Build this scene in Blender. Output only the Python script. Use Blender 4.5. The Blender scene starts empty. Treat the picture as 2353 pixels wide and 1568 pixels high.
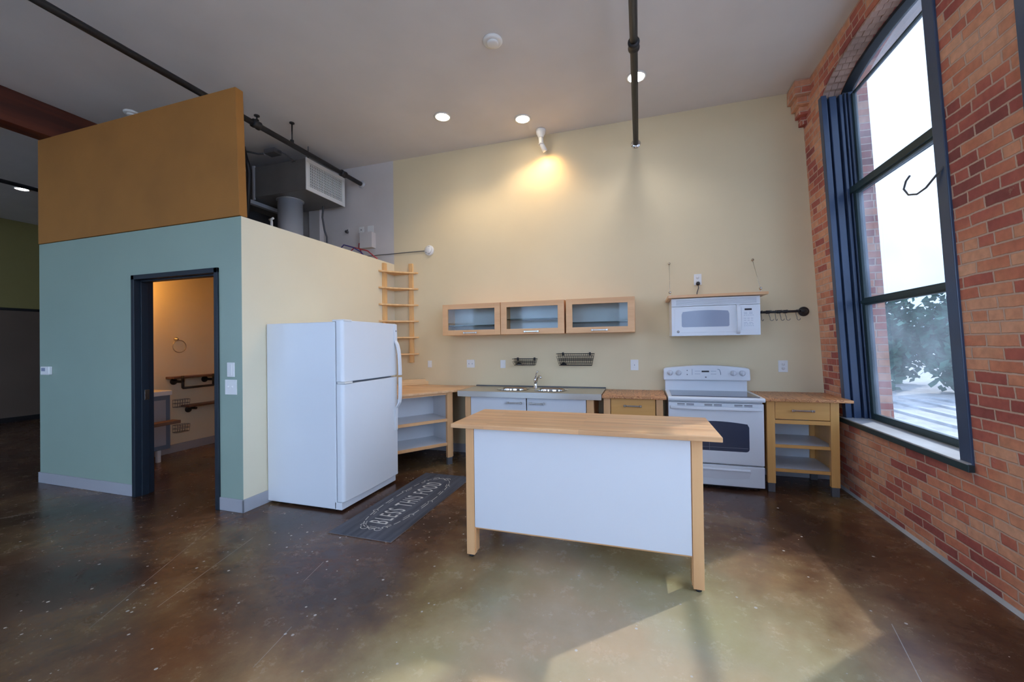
import bpy, bmesh, math, random
from mathutils import Vector, Matrix
random.seed(7)
S = bpy.context.scene
C = S.collection
PI = math.pi

# ------------------------------------------------------------------ camera
CAM_F, YAW, PITCH, ROLL, EYE = 930.7, .3059, .0070, .0129, 1.45
fw = Vector((-math.sin(YAW)*math.cos(PITCH), math.cos(YAW)*math.cos(PITCH), math.sin(PITCH)))
rt = fw.cross(Vector((0, 0, 1))).normalized()
dn = fw.cross(rt)
rr = math.cos(ROLL)*rt + math.sin(ROLL)*dn
dd = -math.sin(ROLL)*rt + math.cos(ROLL)*dn
cam_data = bpy.data.cameras.new('camera')
cam_data.sensor_width = 36.0
cam_data.lens = CAM_F/2353*36.0
cam_data.clip_start = .05
cam_data.clip_end = 300
cam = bpy.data.objects.new('camera', cam_data)
C.objects.link(cam)
m3 = Matrix((rr, -dd, -fw)).transposed()
cam.matrix_world = Matrix.Translation((0, 0, EYE)) @ m3.to_4x4()
S.camera = cam

def at(u, v, ax, val):
    """where the line of sight through photo point (u, v) meets the plane  axis = val"""
    d = rr*((u-1176.5)/CAM_F) + dd*((v-784.)/CAM_F) + fw
    o = Vector((0, 0, EYE))
    return o + d*((val-o[ax])/d[ax])

# ------------------------------------------------------------------ exposure, world, sun
S.view_settings.view_transform = 'Standard'
S.view_settings.look = 'None'
S.view_settings.gamma = 1
S.view_settings.use_curve_mapping = False
S.view_settings.exposure = 0.98

W = bpy.data.worlds.new('world'); S.world = W; W.use_nodes = True
nt = W.node_tree; nt.nodes.clear()
wo = nt.nodes.new('ShaderNodeOutputWorld'); bg = nt.nodes.new('ShaderNodeBackground')
tc = nt.nodes.new('ShaderNodeTexCoord'); nz = nt.nodes.new('ShaderNodeTexNoise'); rp = nt.nodes.new('ShaderNodeValToRGB')
nz.inputs['Scale'].default_value = 2.2; nz.inputs['Detail'].default_value = 4
rp.color_ramp.elements[0].position = .42; rp.color_ramp.elements[0].color = (.40, .58, .92, 1)
rp.color_ramp.elements[1].position = .70; rp.color_ramp.elements[1].color = (.70, .80, 1.0, 1)
nt.links.new(tc.outputs['Generated'], nz.inputs['Vector']); nt.links.new(nz.outputs['Fac'], rp.inputs['Fac'])
nt.links.new(rp.outputs['Color'], bg.inputs['Color']); nt.links.new(bg.outputs[0], wo.inputs[0])
SKY = 4.6
bg.inputs['Strength'].default_value = SKY

sun_d = bpy.data.lights.new('sun', 'SUN'); sun_d.energy = 5.5; sun_d.angle = math.radians(1.2); sun_d.color = (1, .97, .92)
sun = bpy.data.objects.new('sun', sun_d); C.objects.link(sun)
sun.rotation_euler = Vector((-.95, -.92, -1.0)).to_track_quat('-Z', 'Y').to_euler()

# ------------------------------------------------------------------ room numbers
D = 5.009      # back wall
H = 4.09       # ceiling
XB = -3.332    # side wall of the booth
YB = 2.677     # front wall of the booth
XG = -6.28     # left end of the booth
T = 2.606      # booth height
RW, TT = 1.871, .0505     # brick wall leans inward as it rises
XF = -12.1     # far left wall
YN = -4.2      # wall behind the camera
YL = 9.0       # far end on the left
def bx_(z, n=0): return RW - TT*z + n

# ------------------------------------------------------------------ mesh helper
class MB:
    def __init__(s, o=(0, 0, 0)):
        s.v = []; s.f = []; s.o = Vector(o); s.smooth = []
    def add(s, vs, fs, sm=False):
        n = len(s.v)
        s.v += [Vector(p) - s.o for p in vs]
        s.f += [tuple(n+i for i in f) for f in fs]
        s.smooth += [sm]*len(fs)
        return s
    def box(s, x0, x1, y0, y1, z0, z1):
        if x0 > x1: x0, x1 = x1, x0
        if y0 > y1: y0, y1 = y1, y0
        if z0 > z1: z0, z1 = z1, z0
        vs = [(x0, y0, z0), (x1, y0, z0), (x1, y1, z0), (x0, y1, z0), (x0, y0, z1), (x1, y0, z1), (x1, y1, z1), (x0, y1, z1)]
        return s.add(vs, [(0, 3, 2, 1), (4, 5, 6, 7), (0, 1, 5, 4), (1, 2, 6, 5), (2, 3, 7, 6), (3, 0, 4, 7)])
    def prism(s, poly, ax, a, b, sm=False):
        """poly: 2D outline in the two other axes (in axis order), extruded along ax from a to b"""
        n = len(poly)
        def P(p, t):
            l = list(p); l.insert(ax, t); return tuple(l)
        vs = [P(p, a) for p in poly] + [P(p, b) for p in poly]
        s.add(vs, [tuple(range(n))[::-1], tuple(range(n, 2*n))])
        k = len(s.v) - 2*n
        s.f += [(k+i, k+(i+1) % n, k+n+(i+1) % n, k+n+i) for i in range(n)]
        s.smooth += [sm]*n
        return s
    def tube(s, pts, r, seg=12, cap=True):
        pts = [Vector(p) for p in pts]
        n = len(pts); rs = r if isinstance(r, (list, tuple)) else [r]*n
        rings = []; up = None
        for i, p in enumerate(pts):
            if i == 0: t = pts[1]-pts[0]
            elif i == n-1: t = pts[-1]-pts[-2]
            else: t = (pts[i+1]-p).normalized() + (p-pts[i-1]).normalized()
            if t.length < 1e-9: t = Vector((0, 0, 1))
            t.normalize()
            if up is None:
                up = Vector((0, 0, 1)) if abs(t.z) < .9 else Vector((1, 0, 0))
            a = t.cross(up)
            if a.length < 1e-5:
                up = Vector((0, 1, 0)); a = t.cross(up)
            a.normalize()
            b = t.cross(a).normalized(); up = -b if False else b.cross(t).cross(t)*-1 if False else a.cross(t)
            rings.append([p + (a*math.cos(2*PI*k/seg) + b*math.sin(2*PI*k/seg))*rs[i] for k in range(seg)])
        vs = [q for rg in rings for q in rg]
        fs = []
        for i in range(n-1):
            for k in range(seg):
                fs.append((i*seg+k, i*seg+(k+1) % seg, (i+1)*seg+(k+1) % seg, (i+1)*seg+k))
        s.add(vs, fs, True)
        if cap:
            k0 = len(s.v)-len(vs)
            s.f.append(tuple(k0+k for k in range(seg))[::-1]); s.f.append(tuple(k0+(n-1)*seg+k for k in range(seg)))
            s.smooth += [False, False]
        return s
    def lathe(s, prof, c, ax=2, seg=28, sgn=1):
        """prof: (radius, height) pairs round an axis through c"""
        c = Vector(c); vs = []; fs = []
        for r, hgt in prof:
            for k in range(seg):
                a = 2*PI*k/seg; l = [r*math.cos(a), r*math.sin(a)]; l.insert(ax, hgt*sgn)
                vs.append(c + Vector(l))
        n = len(prof)
        for i in range(n-1):
            for k in range(seg):
                fs.append((i*seg+k, i*seg+(k+1) % seg, (i+1)*seg+(k+1) % seg, (i+1)*seg+k))
        s.add(vs, fs, True)
        k0 = len(s.v)-len(vs)
        for i, fl in ((0, True), (n-1, False)):
            if prof[i][0] > 1e-6:
                f = tuple(k0+i*seg+k for k in range(seg))
                s.f.append(f[::-1] if fl else f); s.smooth.append(False)
        return s
    def build(s, name, mat, parent=None, bevel=0, seg=2):
        me = bpy.data.meshes.new(name)
        me.from_pydata([tuple(p) for p in s.v], [], s.f)
        me.validate(verbose=False)
        bm = bmesh.new(); bm.from_mesh(me)
        bmesh.ops.recalc_face_normals(bm, faces=bm.faces)
        bm.to_mesh(me); bm.free()
        if len(me.polygons) == len(s.smooth):
            me.polygons.foreach_set('use_smooth', s.smooth)
        me.materials.append(mat)
        o = bpy.data.objects.new(name, me); C.objects.link(o)
        if parent: o.parent = parent
        if bevel:
            b = o.modifiers.new('bevel', 'BEVEL'); b.width = bevel; b.segments = seg; b.limit_method = 'ANGLE'; b.angle_limit = math.radians(40)
            b.harden_normals = False
        return o

def tag(o, label, cat, group=None):
    o['label'] = label; o['category'] = cat
    if group: o['group'] = group
    return o
def thing(name, label, cat, loc=(0, 0, 0), group=None):
    o = bpy.data.objects.new(name, None); C.objects.link(o); o.location = loc
    o.empty_display_size = .05
    return tag(o, label, cat, group)
def struct(o):
    o['kind'] = 'structure'; return o
def lab(o, label):
    o['label'] = label; return o
def dup(root, loc, label, group=None):
    r = root.copy(); C.objects.link(r); r.location = loc; r['label'] = label
    if group: r['group'] = group
    for ch in list(root.children):
        c = ch.copy(); C.objects.link(c); c.parent = r
        for g in list(ch.children):
            d = g.copy(); C.objects.link(d); d.parent = c
    return r

# ------------------------------------------------------------------ materials
def nm(name):
    m = bpy.data.materials.new(name); m.use_nodes = True
    return m, m.node_tree, m.node_tree.nodes['Principled BSDF']
def setp(b, rough, metal=0, spec=None, coat=0):
    b.inputs['Roughness'].default_value = rough; b.inputs['Metallic'].default_value = metal
    if spec is not None: b.inputs['Specular IOR Level'].default_value = spec
    if coat: b.inputs['Coat Weight'].default_value = coat; b.inputs['Coat Roughness'].default_value = .08
def N(t, kind, **kw):
    n = t.nodes.new(kind)
    for k, v in kw.items():
        if k.startswith('_'): setattr(n, k[1:], v)
        else: n.inputs[k].default_value = v
    return n
def ramp(t, stops):
    r = t.nodes.new('ShaderNodeValToRGB'); e = r.color_ramp.elements
    e[0].position, e[0].color = stops[0][0], (*stops[0][1], 1)
    e[1].position, e[1].color = stops[-1][0], (*stops[-1][1], 1)
    for p, c in stops[1:-1]:
        x = e.new(p); x.color = (*c, 1)
    return r
def paint(name, col, rough=.6, bump=.15, scale=180, var=.04, metal=0, spec=None):
    """plain painted or plastic surface with a very slight mottle"""
    m, t, b = nm(name); setp(b, rough, metal, spec)
    tc = N(t, 'ShaderNodeTexCoord'); n = N(t, 'ShaderNodeTexNoise', Scale=1.7, Detail=3)
    t.links.new(tc.outputs['Object'], n.inputs['Vector'])
    r = ramp(t, [(.3, tuple(max(0, c*(1-var)) for c in col)), (.7, tuple(min(1, c*(1+var)) for c in col))])
    t.links.new(n.outputs['Fac'], r.inputs['Fac']); t.links.new(r.outputs['Color'], b.inputs['Base Color'])
    if bump:
        n2 = N(t, 'ShaderNodeTexNoise', Scale=scale, Detail=2); bp = N(t, 'ShaderNodeBump', Strength=bump, Distance=.002)
        t.links.new(tc.outputs['Object'], n2.inputs['Vector']); t.links.new(n2.outputs['Fac'], bp.inputs['Height']); t.links.new(bp.outputs[0], b.inputs['Normal'])
    return m
def wood(name, c0, c1, axis=0, scale=3, rough=.4, stave=0, contrast=(.35, .65), ring=0, coat=.0):
    m, t, b = nm(name); setp(b, rough, coat=coat)
    tc = N(t, 'ShaderNodeTexCoord'); mp = N(t, 'ShaderNodeMapping')
    sc = [scale*9]*3; sc[axis] = scale*.7
    mp.inputs['Scale'].default_value = sc
    t.links.new(tc.outputs['Object'], mp.inputs['Vector'])
    n = N(t, 'ShaderNodeTexNoise', Scale=1, Detail=6, Roughness=.6, Distortion=ring)
    t.links.new(mp.outputs[0], n.inputs['Vector'])
    r = ramp(t, [(contrast[0], c0), (contrast[1], c1)])
    t.links.new(n.outputs['Fac'], r.inputs['Fac'])
    out = r.outputs['Color']
    if stave:
        # butcher-block staves: cells run along the grain, each its own tone
        mp2 = N(t, 'ShaderNodeMapping'); s2 = [1/stave]*3; s2[axis] = 1.6; mp2.inputs['Scale'].default_value = s2
        t.links.new(tc.outputs['Object'], mp2.inputs['Vector'])
        fl = N(t, 'ShaderNodeVectorMath', _operation='FLOOR'); t.links.new(mp2.outputs[0], fl.inputs[0])
        wn = N(t, 'ShaderNodeTexWhiteNoise'); t.links.new(fl.outputs[0], wn.inputs['Vector'])
        mr = N(t, 'ShaderNodeMapRange'); mr.inputs['To Min'].default_value = .86; mr.inputs['To Max'].default_value = 1.06
        t.links.new(wn.outputs['Value'], mr.inputs['Value'])
        hs = N(t, 'ShaderNodeHueSaturation'); t.links.new(mr.outputs[0], hs.inputs['Value']); t.links.new(out, hs.inputs['Color'])
        out = hs.outputs['Color']
    t.links.new(out, b.inputs['Base Color'])
    bp = N(t, 'ShaderNodeBump', Strength=.08, Distance=.002); t.links.new(n.outputs['Fac'], bp.inputs['Height']); t.links.new(bp.outputs[0], b.inputs['Normal'])
    return m
def oak_strip(name):
    """strong cathedral grain, boards running away from the viewer"""
    m, t, b = nm(name); setp(b, .35)
    tc = N(t, 'ShaderNodeTexCoord'); sp = N(t, 'ShaderNodeSeparateXYZ'); t.links.new(tc.outputs['Object'], sp.inputs[0])
    bd = N(t, 'ShaderNodeMath', _operation='MULTIPLY'); bd.inputs[1].default_value = 1/.085; t.links.new(sp.outputs[0], bd.inputs[0])
    fl = N(t, 'ShaderNodeMath', _operation='FLOOR'); t.links.new(bd.outputs[0], fl.inputs[0])
    wn = N(t, 'ShaderNodeTexWhiteNoise', _noise_dimensions='1D'); t.links.new(fl.outputs[0], wn.inputs['W'])
    mp = N(t, 'ShaderNodeMapping'); mp.inputs['Scale'].default_value = (30, 5, 30); t.links.new(tc.outputs['Object'], mp.inputs['Vector'])
    ad = N(t, 'ShaderNodeVectorMath', _operation='ADD'); t.links.new(mp.outputs[0], ad.inputs[0])
    sc = N(t, 'ShaderNodeVectorMath', _operation='SCALE'); sc.inputs['Scale'].default_value = 13; t.links.new(wn.outputs['Color'], sc.inputs[0]); t.links.new(sc.outputs[0], ad.inputs[1])
    n = N(t, 'ShaderNodeTexNoise', Scale=.5, Detail=0, Distortion=.3); t.links.new(ad.outputs[0], n.inputs['Vector'])
    mu = N(t, 'ShaderNodeMath', _operation='MULTIPLY'); mu.inputs[1].default_value = 8; t.links.new(n.outputs['Fac'], mu.inputs[0])
    fr = N(t, 'ShaderNodeMath', _operation='FRACT'); t.links.new(mu.outputs[0], fr.inputs[0])
    r = ramp(t, [(0, (.68, .33, .13)), (.45, (.58, .24, .09)), (.66, (.26, .075, .025)), (.76, (.60, .26, .10)), (1, (.70, .36, .15))])
    t.links.new(fr.outputs[0], r.inputs['Fac'])
    hs = N(t, 'ShaderNodeHueSaturation'); mr = N(t, 'ShaderNodeMapRange'); mr.inputs['To Min'].default_value = .85; mr.inputs['To Max'].default_value = 1.15
    t.links.new(wn.outputs['Value'], mr.inputs['Value']); t.links.new(mr.outputs[0], hs.inputs['Value']); t.links.new(r.outputs['Color'], hs.inputs['Color'])
    t.links.new(hs.outputs['Color'], b.inputs['Base Color'])
    return m
def brick(name):
    m, t, b = nm(name); setp(b, .85)
    tc = N(t, 'ShaderNodeTexCoord'); sp = N(t, 'ShaderNodeSeparateXYZ'); t.links.new(tc.outputs['Object'], sp.inputs[0])
    def M(op, a, bb=None, c=None):
        n = N(t, 'ShaderNodeMath', _operation=op)
        for i, x in enumerate((a, bb, c)):
            if x is None: continue
            if isinstance(x, (int, float)): n.inputs[i].default_value = x
            else: t.links.new(x, n.inputs[i])
        return n.outputs[0]
    # wobble so the joints are uneven
    wob = N(t, 'ShaderNodeTexNoise', Scale=5, Detail=3); t.links.new(tc.outputs['Object'], wob.inputs['Vector'])
    ws = N(t, 'ShaderNodeSeparateXYZ'); t.links.new(wob.outputs['Color'], ws.inputs[0])
    # face seen head-on uses y; reveals (facing y) use x
    u = M('ADD', M('ADD', sp.outputs[1], M('MULTIPLY', sp.outputs[0], 1.0)), M('MULTIPLY', ws.outputs[0], .03))
    v = M('ADD', sp.outputs[2], M('MULTIPLY', ws.outputs[1], .014))
    vv = M('DIVIDE', v, .067); row = M('FLOOR', vv)
    off = M('MULTIPLY', M('MODULO', row, 2), .5)
    hdr = M('LESS_THAN', M('MODULO', M('ADD', row, 1), 6), .5)     # every sixth course is headers
    wid = M('MULTIPLY_ADD', hdr, -.105, .212)
    uu = M('ADD', M('DIVIDE', M('ADD', u, 20), wid), off); col = M('FLOOR', uu)
    fu = M('SUBTRACT', uu, col); fv = M('SUBTRACT', vv, row)
    du = M('MULTIPLY', M('MINIMUM', fu, M('SUBTRACT', 1, fu)), wid)
    dv = M('MULTIPLY', M('MINIMUM', fv, M('SUBTRACT', 1, fv)), .067)
    edge = M('MINIMUM', du, dv)
    n2 = N(t, 'ShaderNodeTexNoise', Scale=60, Detail=3); t.links.new(tc.outputs['Object'], n2.inputs['Vector'])
    edge = M('ADD', edge, M('MULTIPLY_ADD', n2.outputs['Fac'], .006, -.003))
    mask = N(t, 'ShaderNodeMapRange', _interpolation_type='SMOOTHSTEP'); mask.inputs['From Min'].default_value = .003; mask.inputs['From Max'].default_value = .0075
    t.links.new(edge, mask.inputs['Value'])
    cb = N(t, 'ShaderNodeCombineXYZ'); t.links.new(col, cb.inputs[0]); t.links.new(row, cb.inputs[1])
    wn = N(t, 'ShaderNodeTexWhiteNoise', _noise_dimensions='2D'); t.links.new(cb.outputs[0], wn.inputs['Vector'])
    # patches where the bricks are redder / paler
    big = N(t, 'ShaderNodeTexNoise', Scale=1.1, Detail=2); t.links.new(tc.outputs['Object'], big.inputs['Vector'])
    k = M('ADD', M('MULTIPLY', wn.outputs['Value'], .62), M('MULTIPLY_ADD', big.outputs['Fac'], 1.5, -.56))
    r = ramp(t, [(.02, (.26, .070, .060)), (.22, (.38, .095, .075)), (.38, (.50, .145, .10)), (.52, (.62, .23, .13)), (.70, (.70, .34, .20)), (.95, (.74, .41, .26))])
    t.links.new(k, r.inputs['Fac'])
    sm = N(t, 'ShaderNodeTexNoise', Scale=22, Detail=4); t.links.new(tc.outputs['Object'], sm.inputs['Vector'])
    hs = N(t, 'ShaderNodeHueSaturation'); t.links.new(r.outputs['Color'], hs.inputs['Color']); t.links.new(M('MULTIPLY_ADD', sm.outputs['Fac'], .6, .7), hs.inputs['Value'])
    # mortar, sometimes smeared over the brick
    mix = N(t, 'ShaderNodeMix', _data_type='RGBA'); mix.inputs['A'].default_value = (.62, .42, .32, 1)
    t.links.new(hs.outputs['Color'], mix.inputs['B']); t.links.new(mask.outputs[0], mix.inputs['Factor'])
    st = N(t, 'ShaderNodeTexNoise', Scale=3.3, Detail=6, Roughness=.75); t.links.new(tc.outputs['Object'], st.inputs['Vector'])
    sr = ramp(t, [(.66, (0, 0, 0)), (.72, (1, 1, 1))]); t.links.new(st.outputs['Fac'], sr.inputs['Fac'])
    mix2 = N(t, 'ShaderNodeMix', _data_type='RGBA'); mix2.inputs['B'].default_value = (.64, .42, .31, 1)
    t.links.new(mix.outputs['Result'], mix2.inputs['A']); t.links.new(M('MULTIPLY', sr.outputs['Color'], .55), mix2.inputs['Factor'])
    t.links.new(mix2.outputs['Result'], b.inputs['Base Color'])
    hgt = M('ADD', mask.outputs[0], M('MULTIPLY', sm.outputs['Fac'], .8))
    bp = N(t, 'ShaderNodeBump', Strength=.7, Distance=.006); t.links.new(hgt, bp.inputs['Height']); t.links.new(bp.outputs[0], b.inputs['Normal'])
    return m
def concrete_floor():
    m, t, b = nm('stained_concrete'); setp(b, .2, spec=.5)
    tc = N(t, 'ShaderNodeTexCoord')
    def M(op, a, bb=None, c=None):
        n = N(t, 'ShaderNodeMath', _operation=op)
        for i, x in enumerate((a, bb, c)):
            if x is None: continue
            if isinstance(x, (int, float)): n.inputs[i].default_value = x
            else: t.links.new(x, n.inputs[i])
        return n.outputs[0]
    sp = N(t, 'ShaderNodeSeparateXYZ'); t.links.new(tc.outputs['Object'], sp.inputs[0])
    X, Y = sp.outputs[0], sp.outputs[1]
    n1 = N(t, 'ShaderNodeTexNoise', Scale=.75, Detail=5, Roughness=.62, Distortion=.5); t.links.new(tc.outputs['Object'], n1.inputs['Vector'])
    n2 = N(t, 'ShaderNodeTexNoise', Scale=7, Detail=12, Roughness=.78); t.links.new(tc.outputs['Object'], n2.inputs['Vector'])
    n3 = N(t, 'ShaderNodeTexNoise', Scale=1.3, Detail=3); 
    mp = N(t, 'ShaderNodeMapping'); mp.inputs['Location'].default_value = (7, 3, 0); t.links.new(tc.outputs['Object'], mp.inputs['Vector']); t.links.new(mp.outputs[0], n3.inputs['Vector'])
    # wear round the island plus the bright floor reflection, painted as paler stain
    dx = M('DIVIDE', M('SUBTRACT', X, -.05), 1.75); dy = M('DIVIDE', M('SUBTRACT', Y, 1.3), 2.5)
    rad = M('SQRT', M('ADD', M('POWER', dx, 2), M('POWER', dy, 2)))
    worn_sheen = N(t, 'ShaderNodeMapRange', _interpolation_type='SMOOTHSTEP'); worn_sheen.inputs['From Min'].default_value = .35; worn_sheen.inputs['From Max'].default_value = 1.15; worn_sheen.inputs['To Min'].default_value = .42; worn_sheen.inputs['To Max'].default_value = 0
    t.links.new(M('ADD', rad, M('MULTIPLY_ADD', n3.outputs['Fac'], .5, -.25)), worn_sheen.inputs['Value'])
    k = M('ADD', M('ADD', M('MULTIPLY', n1.outputs['Fac'], .74), M('MULTIPLY', n2.outputs['Fac'], .24)), worn_sheen.outputs[0])
    r = ramp(t, [(.36, (.026, .012, .009)), (.47, (.065, .030, .018)), (.56, (.13, .070, .036)), (.68, (.25, .17, .085)), (.82, (.38, .30, .17)), (.97, (.46, .38, .25))])
    t.links.new(k, r.inputs['Fac'])
    # greenish / reddish drift
    r3 = ramp(t, [(.38, (1.10, .95, .86)), (.52, (1, 1, .95)), (.66, (.95, 1.0, .84))]); t.links.new(n3.outputs['Fac'], r3.inputs['Fac'])
    mul = N(t, 'ShaderNodeMix', _data_type='RGBA', _blend_type='MULTIPLY'); mul.inputs['Factor'].default_value = 1
    t.links.new(r.outputs['Color'], mul.inputs['A']); t.links.new(r3.outputs['Color'], mul.inputs['B'])
    # pale paint specks, mostly to the left
    vo = N(t, 'ShaderNodeTexVoronoi', Scale=26); t.links.new(tc.outputs['Object'], vo.inputs['Vector'])
    ca = N(t, 'ShaderNodeSeparateColor'); t.links.new(vo.outputs['Color'], ca.inputs[0])
    left = N(t, 'ShaderNodeMapRange'); left.inputs['From Min'].default_value = -2.4; left.inputs['From Max'].default_value = -.6; left.inputs['To Min'].default_value = .27; left.inputs['To Max'].default_value = .05
    t.links.new(X, left.inputs['Value'])
    near = M('LESS_THAN', vo.outputs['Distance'], M('MULTIPLY', ca.outputs[1], .22))
    keep = M('LESS_THAN', ca.outputs[0], left.outputs[0])
    speck = M('MULTIPLY', M('MULTIPLY', near, keep), M('GREATER_THAN', n1.outputs['Fac'], .40))
    vo2 = N(t, 'ShaderNodeTexVoronoi', Scale=6); t.links.new(tc.outputs['Object'], vo2.inputs['Vector'])
    cb2 = N(t, 'ShaderNodeSeparateColor'); t.links.new(vo2.outputs['Color'], cb2.inputs[0])
    sp2 = M('MULTIPLY', M('LESS_THAN', vo2.outputs['Distance'], M('MULTIPLY', cb2.outputs[1], .045)), M('LESS_THAN', cb2.outputs[0], .3))
    # long thin scratches
    scr = None
    for (x0, y0), (x1, y1), w in (((-2.6, 1.57), (-2.83, 2.35), .004), ((-2.75, 1.35), (-3.35, 2.45), .003), ((-5.6, 1.55), (-4.6, 3.0), .006), ((-1.69, 1.40), (-1.74, 1.66), .003), ((-2.0, 2.0), (-2.05, 2.22), .003), ((1.20, 2.55), (1.10, 2.1), .004)):
        L = math.hypot(x1-x0, y1-y0); ux, uy = (x1-x0)/L, (y1-y0)/L
        a = M('ADD', M('MULTIPLY', M('SUBTRACT', X, x0), ux), M('MULTIPLY', M('SUBTRACT', Y, y0), uy))
        c = M('ABSOLUTE', M('SUBTRACT', M('MULTIPLY', M('SUBTRACT', X, x0), uy), M('MULTIPLY', M('SUBTRACT', Y, y0), ux)))
        q = M('MULTIPLY', M('MULTIPLY', M('GREATER_THAN', a, 0), M('LESS_THAN', a, L)), M('LESS_THAN', c, w*.5))
        scr = q if scr is None else M('MAXIMUM', scr, q)
    tot = M('MAXIMUM', M('MAXIMUM', speck, sp2), M('MULTIPLY', scr, .5))
    mix = N(t, 'ShaderNodeMix', _data_type='RGBA'); mix.inputs['B'].default_value = (.55, .50, .44, 1)
    t.links.new(mul.outputs['Result'], mix.inputs['A']); t.links.new(M('MULTIPLY', tot, .9), mix.inputs['Factor'])
    t.links.new(mix.outputs['Result'], b.inputs['Base Color'])
    rr_ = N(t, 'ShaderNodeMapRange'); rr_.inputs['From Min'].default_value = .3; rr_.inputs['From Max'].default_value = .7; rr_.inputs['To Min'].default_value = .13; rr_.inputs['To Max'].default_value = .34
    t.links.new(n2.outputs['Fac'], rr_.inputs['Value']); t.links.new(rr_.outputs[0], b.inputs['Roughness'])
    bp = N(t, 'ShaderNodeBump', Strength=.12, Distance=.01); t.links.new(n2.outputs['Fac'], bp.inputs['Height']); t.links.new(bp.outputs[0], b.inputs['Normal'])
    return m
def emit(name, col, st):
    m, t, b = nm(name); b.inputs['Base Color'].default_value = (*col, 1)
    b.inputs['Emission Color'].default_value = (*col, 1); b.inputs['Emission Strength'].default_value = st
    return m
def glass(name, tint=(1, 1, 1), refl=.08, haze=0):
    """thin pane: mostly clear, with a weak mirror reflection and, if hazy with dust, a little scattered light"""
    m, t, b = nm(name)
    tr = N(t, 'ShaderNodeBsdfTransparent'); tr.inputs['Color'].default_value = (*tint, 1)
    gl = N(t, 'ShaderNodeBsdfGlossy', Roughness=.03); mx = N(t, 'ShaderNodeMixShader')
    lw_ = N(t, 'ShaderNodeLayerWeight'); lw_.inputs['Blend'].default_value = .5
    pw = N(t, 'ShaderNodeMath', _operation='POWER'); pw.inputs[1].default_value = 4; t.links.new(lw_.outputs['Facing'], pw.inputs[0])
    fz = N(t, 'ShaderNodeMath', _operation='MULTIPLY_ADD'); fz.inputs[1].default_value = .35; fz.inputs[2].default_value = .012; t.links.new(pw.outputs[0], fz.inputs[0])
    t.links.new(fz.outputs[0], mx.inputs[0]); t.links.new(tr.outputs[0], mx.inputs[1]); t.links.new(gl.outputs[0], mx.inputs[2])
    out = mx.outputs[0]
    if haze:
        df = N(t, 'ShaderNodeBsdfDiffuse'); df.inputs['Color'].default_value = (.85, .9, .95, 1); tl = N(t, 'ShaderNodeBsdfTranslucent'); tl.inputs['Color'].default_value = (.8, .9, 1, 1)
        m2 = N(t, 'ShaderNodeMixShader'); n = N(t, 'ShaderNodeTexNoise', Scale=2.5, Detail=5); tc = N(t, 'ShaderNodeTexCoord'); t.links.new(tc.outputs['Object'], n.inputs['Vector'])
        mr = N(t, 'ShaderNodeMapRange'); mr.inputs['From Min'].default_value = .35; mr.inputs['From Max'].default_value = .75; mr.inputs['To Min'].default_value = haze*.5; mr.inputs['To Max'].default_value = haze*1.6
        t.links.new(n.outputs['Fac'], mr.inputs['Value']); t.links.new(mr.outputs[0], m2.inputs[0]); t.links.new(out, m2.inputs[1]); t.links.new(tl.outputs[0], m2.inputs[2]); out = m2.outputs[0]
    t.links.new(out, t.nodes['Material Output'].inputs['Surface'])
    return m
def steel(name, col=(.55, .55, .54), rough=.28, axis=0):
    m, t, b = nm(name); setp(b, rough, 1); b.inputs['Base Color'].default_value = (*col, 1)
    tc = N(t, 'ShaderNodeTexCoord'); mp = N(t, 'ShaderNodeMapping'); sc = [160]*3; sc[axis] = 3; mp.inputs['Scale'].default_value = sc
    n = N(t, 'ShaderNodeTexNoise', Scale=1, Detail=2); t.links.new(tc.outputs['Object'], mp.inputs['Vector']); t.links.new(mp.outputs[0], n.inputs['Vector'])
    mr = N(t, 'ShaderNodeMapRange'); mr.inputs['To Min'].default_value = rough*.85; mr.inputs['To Max'].default_value = rough*1.2
    t.links.new(n.outputs['Fac'], mr.inputs['Value']); t.links.new(mr.outputs[0], b.inputs['Roughness'])
    return m

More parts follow.
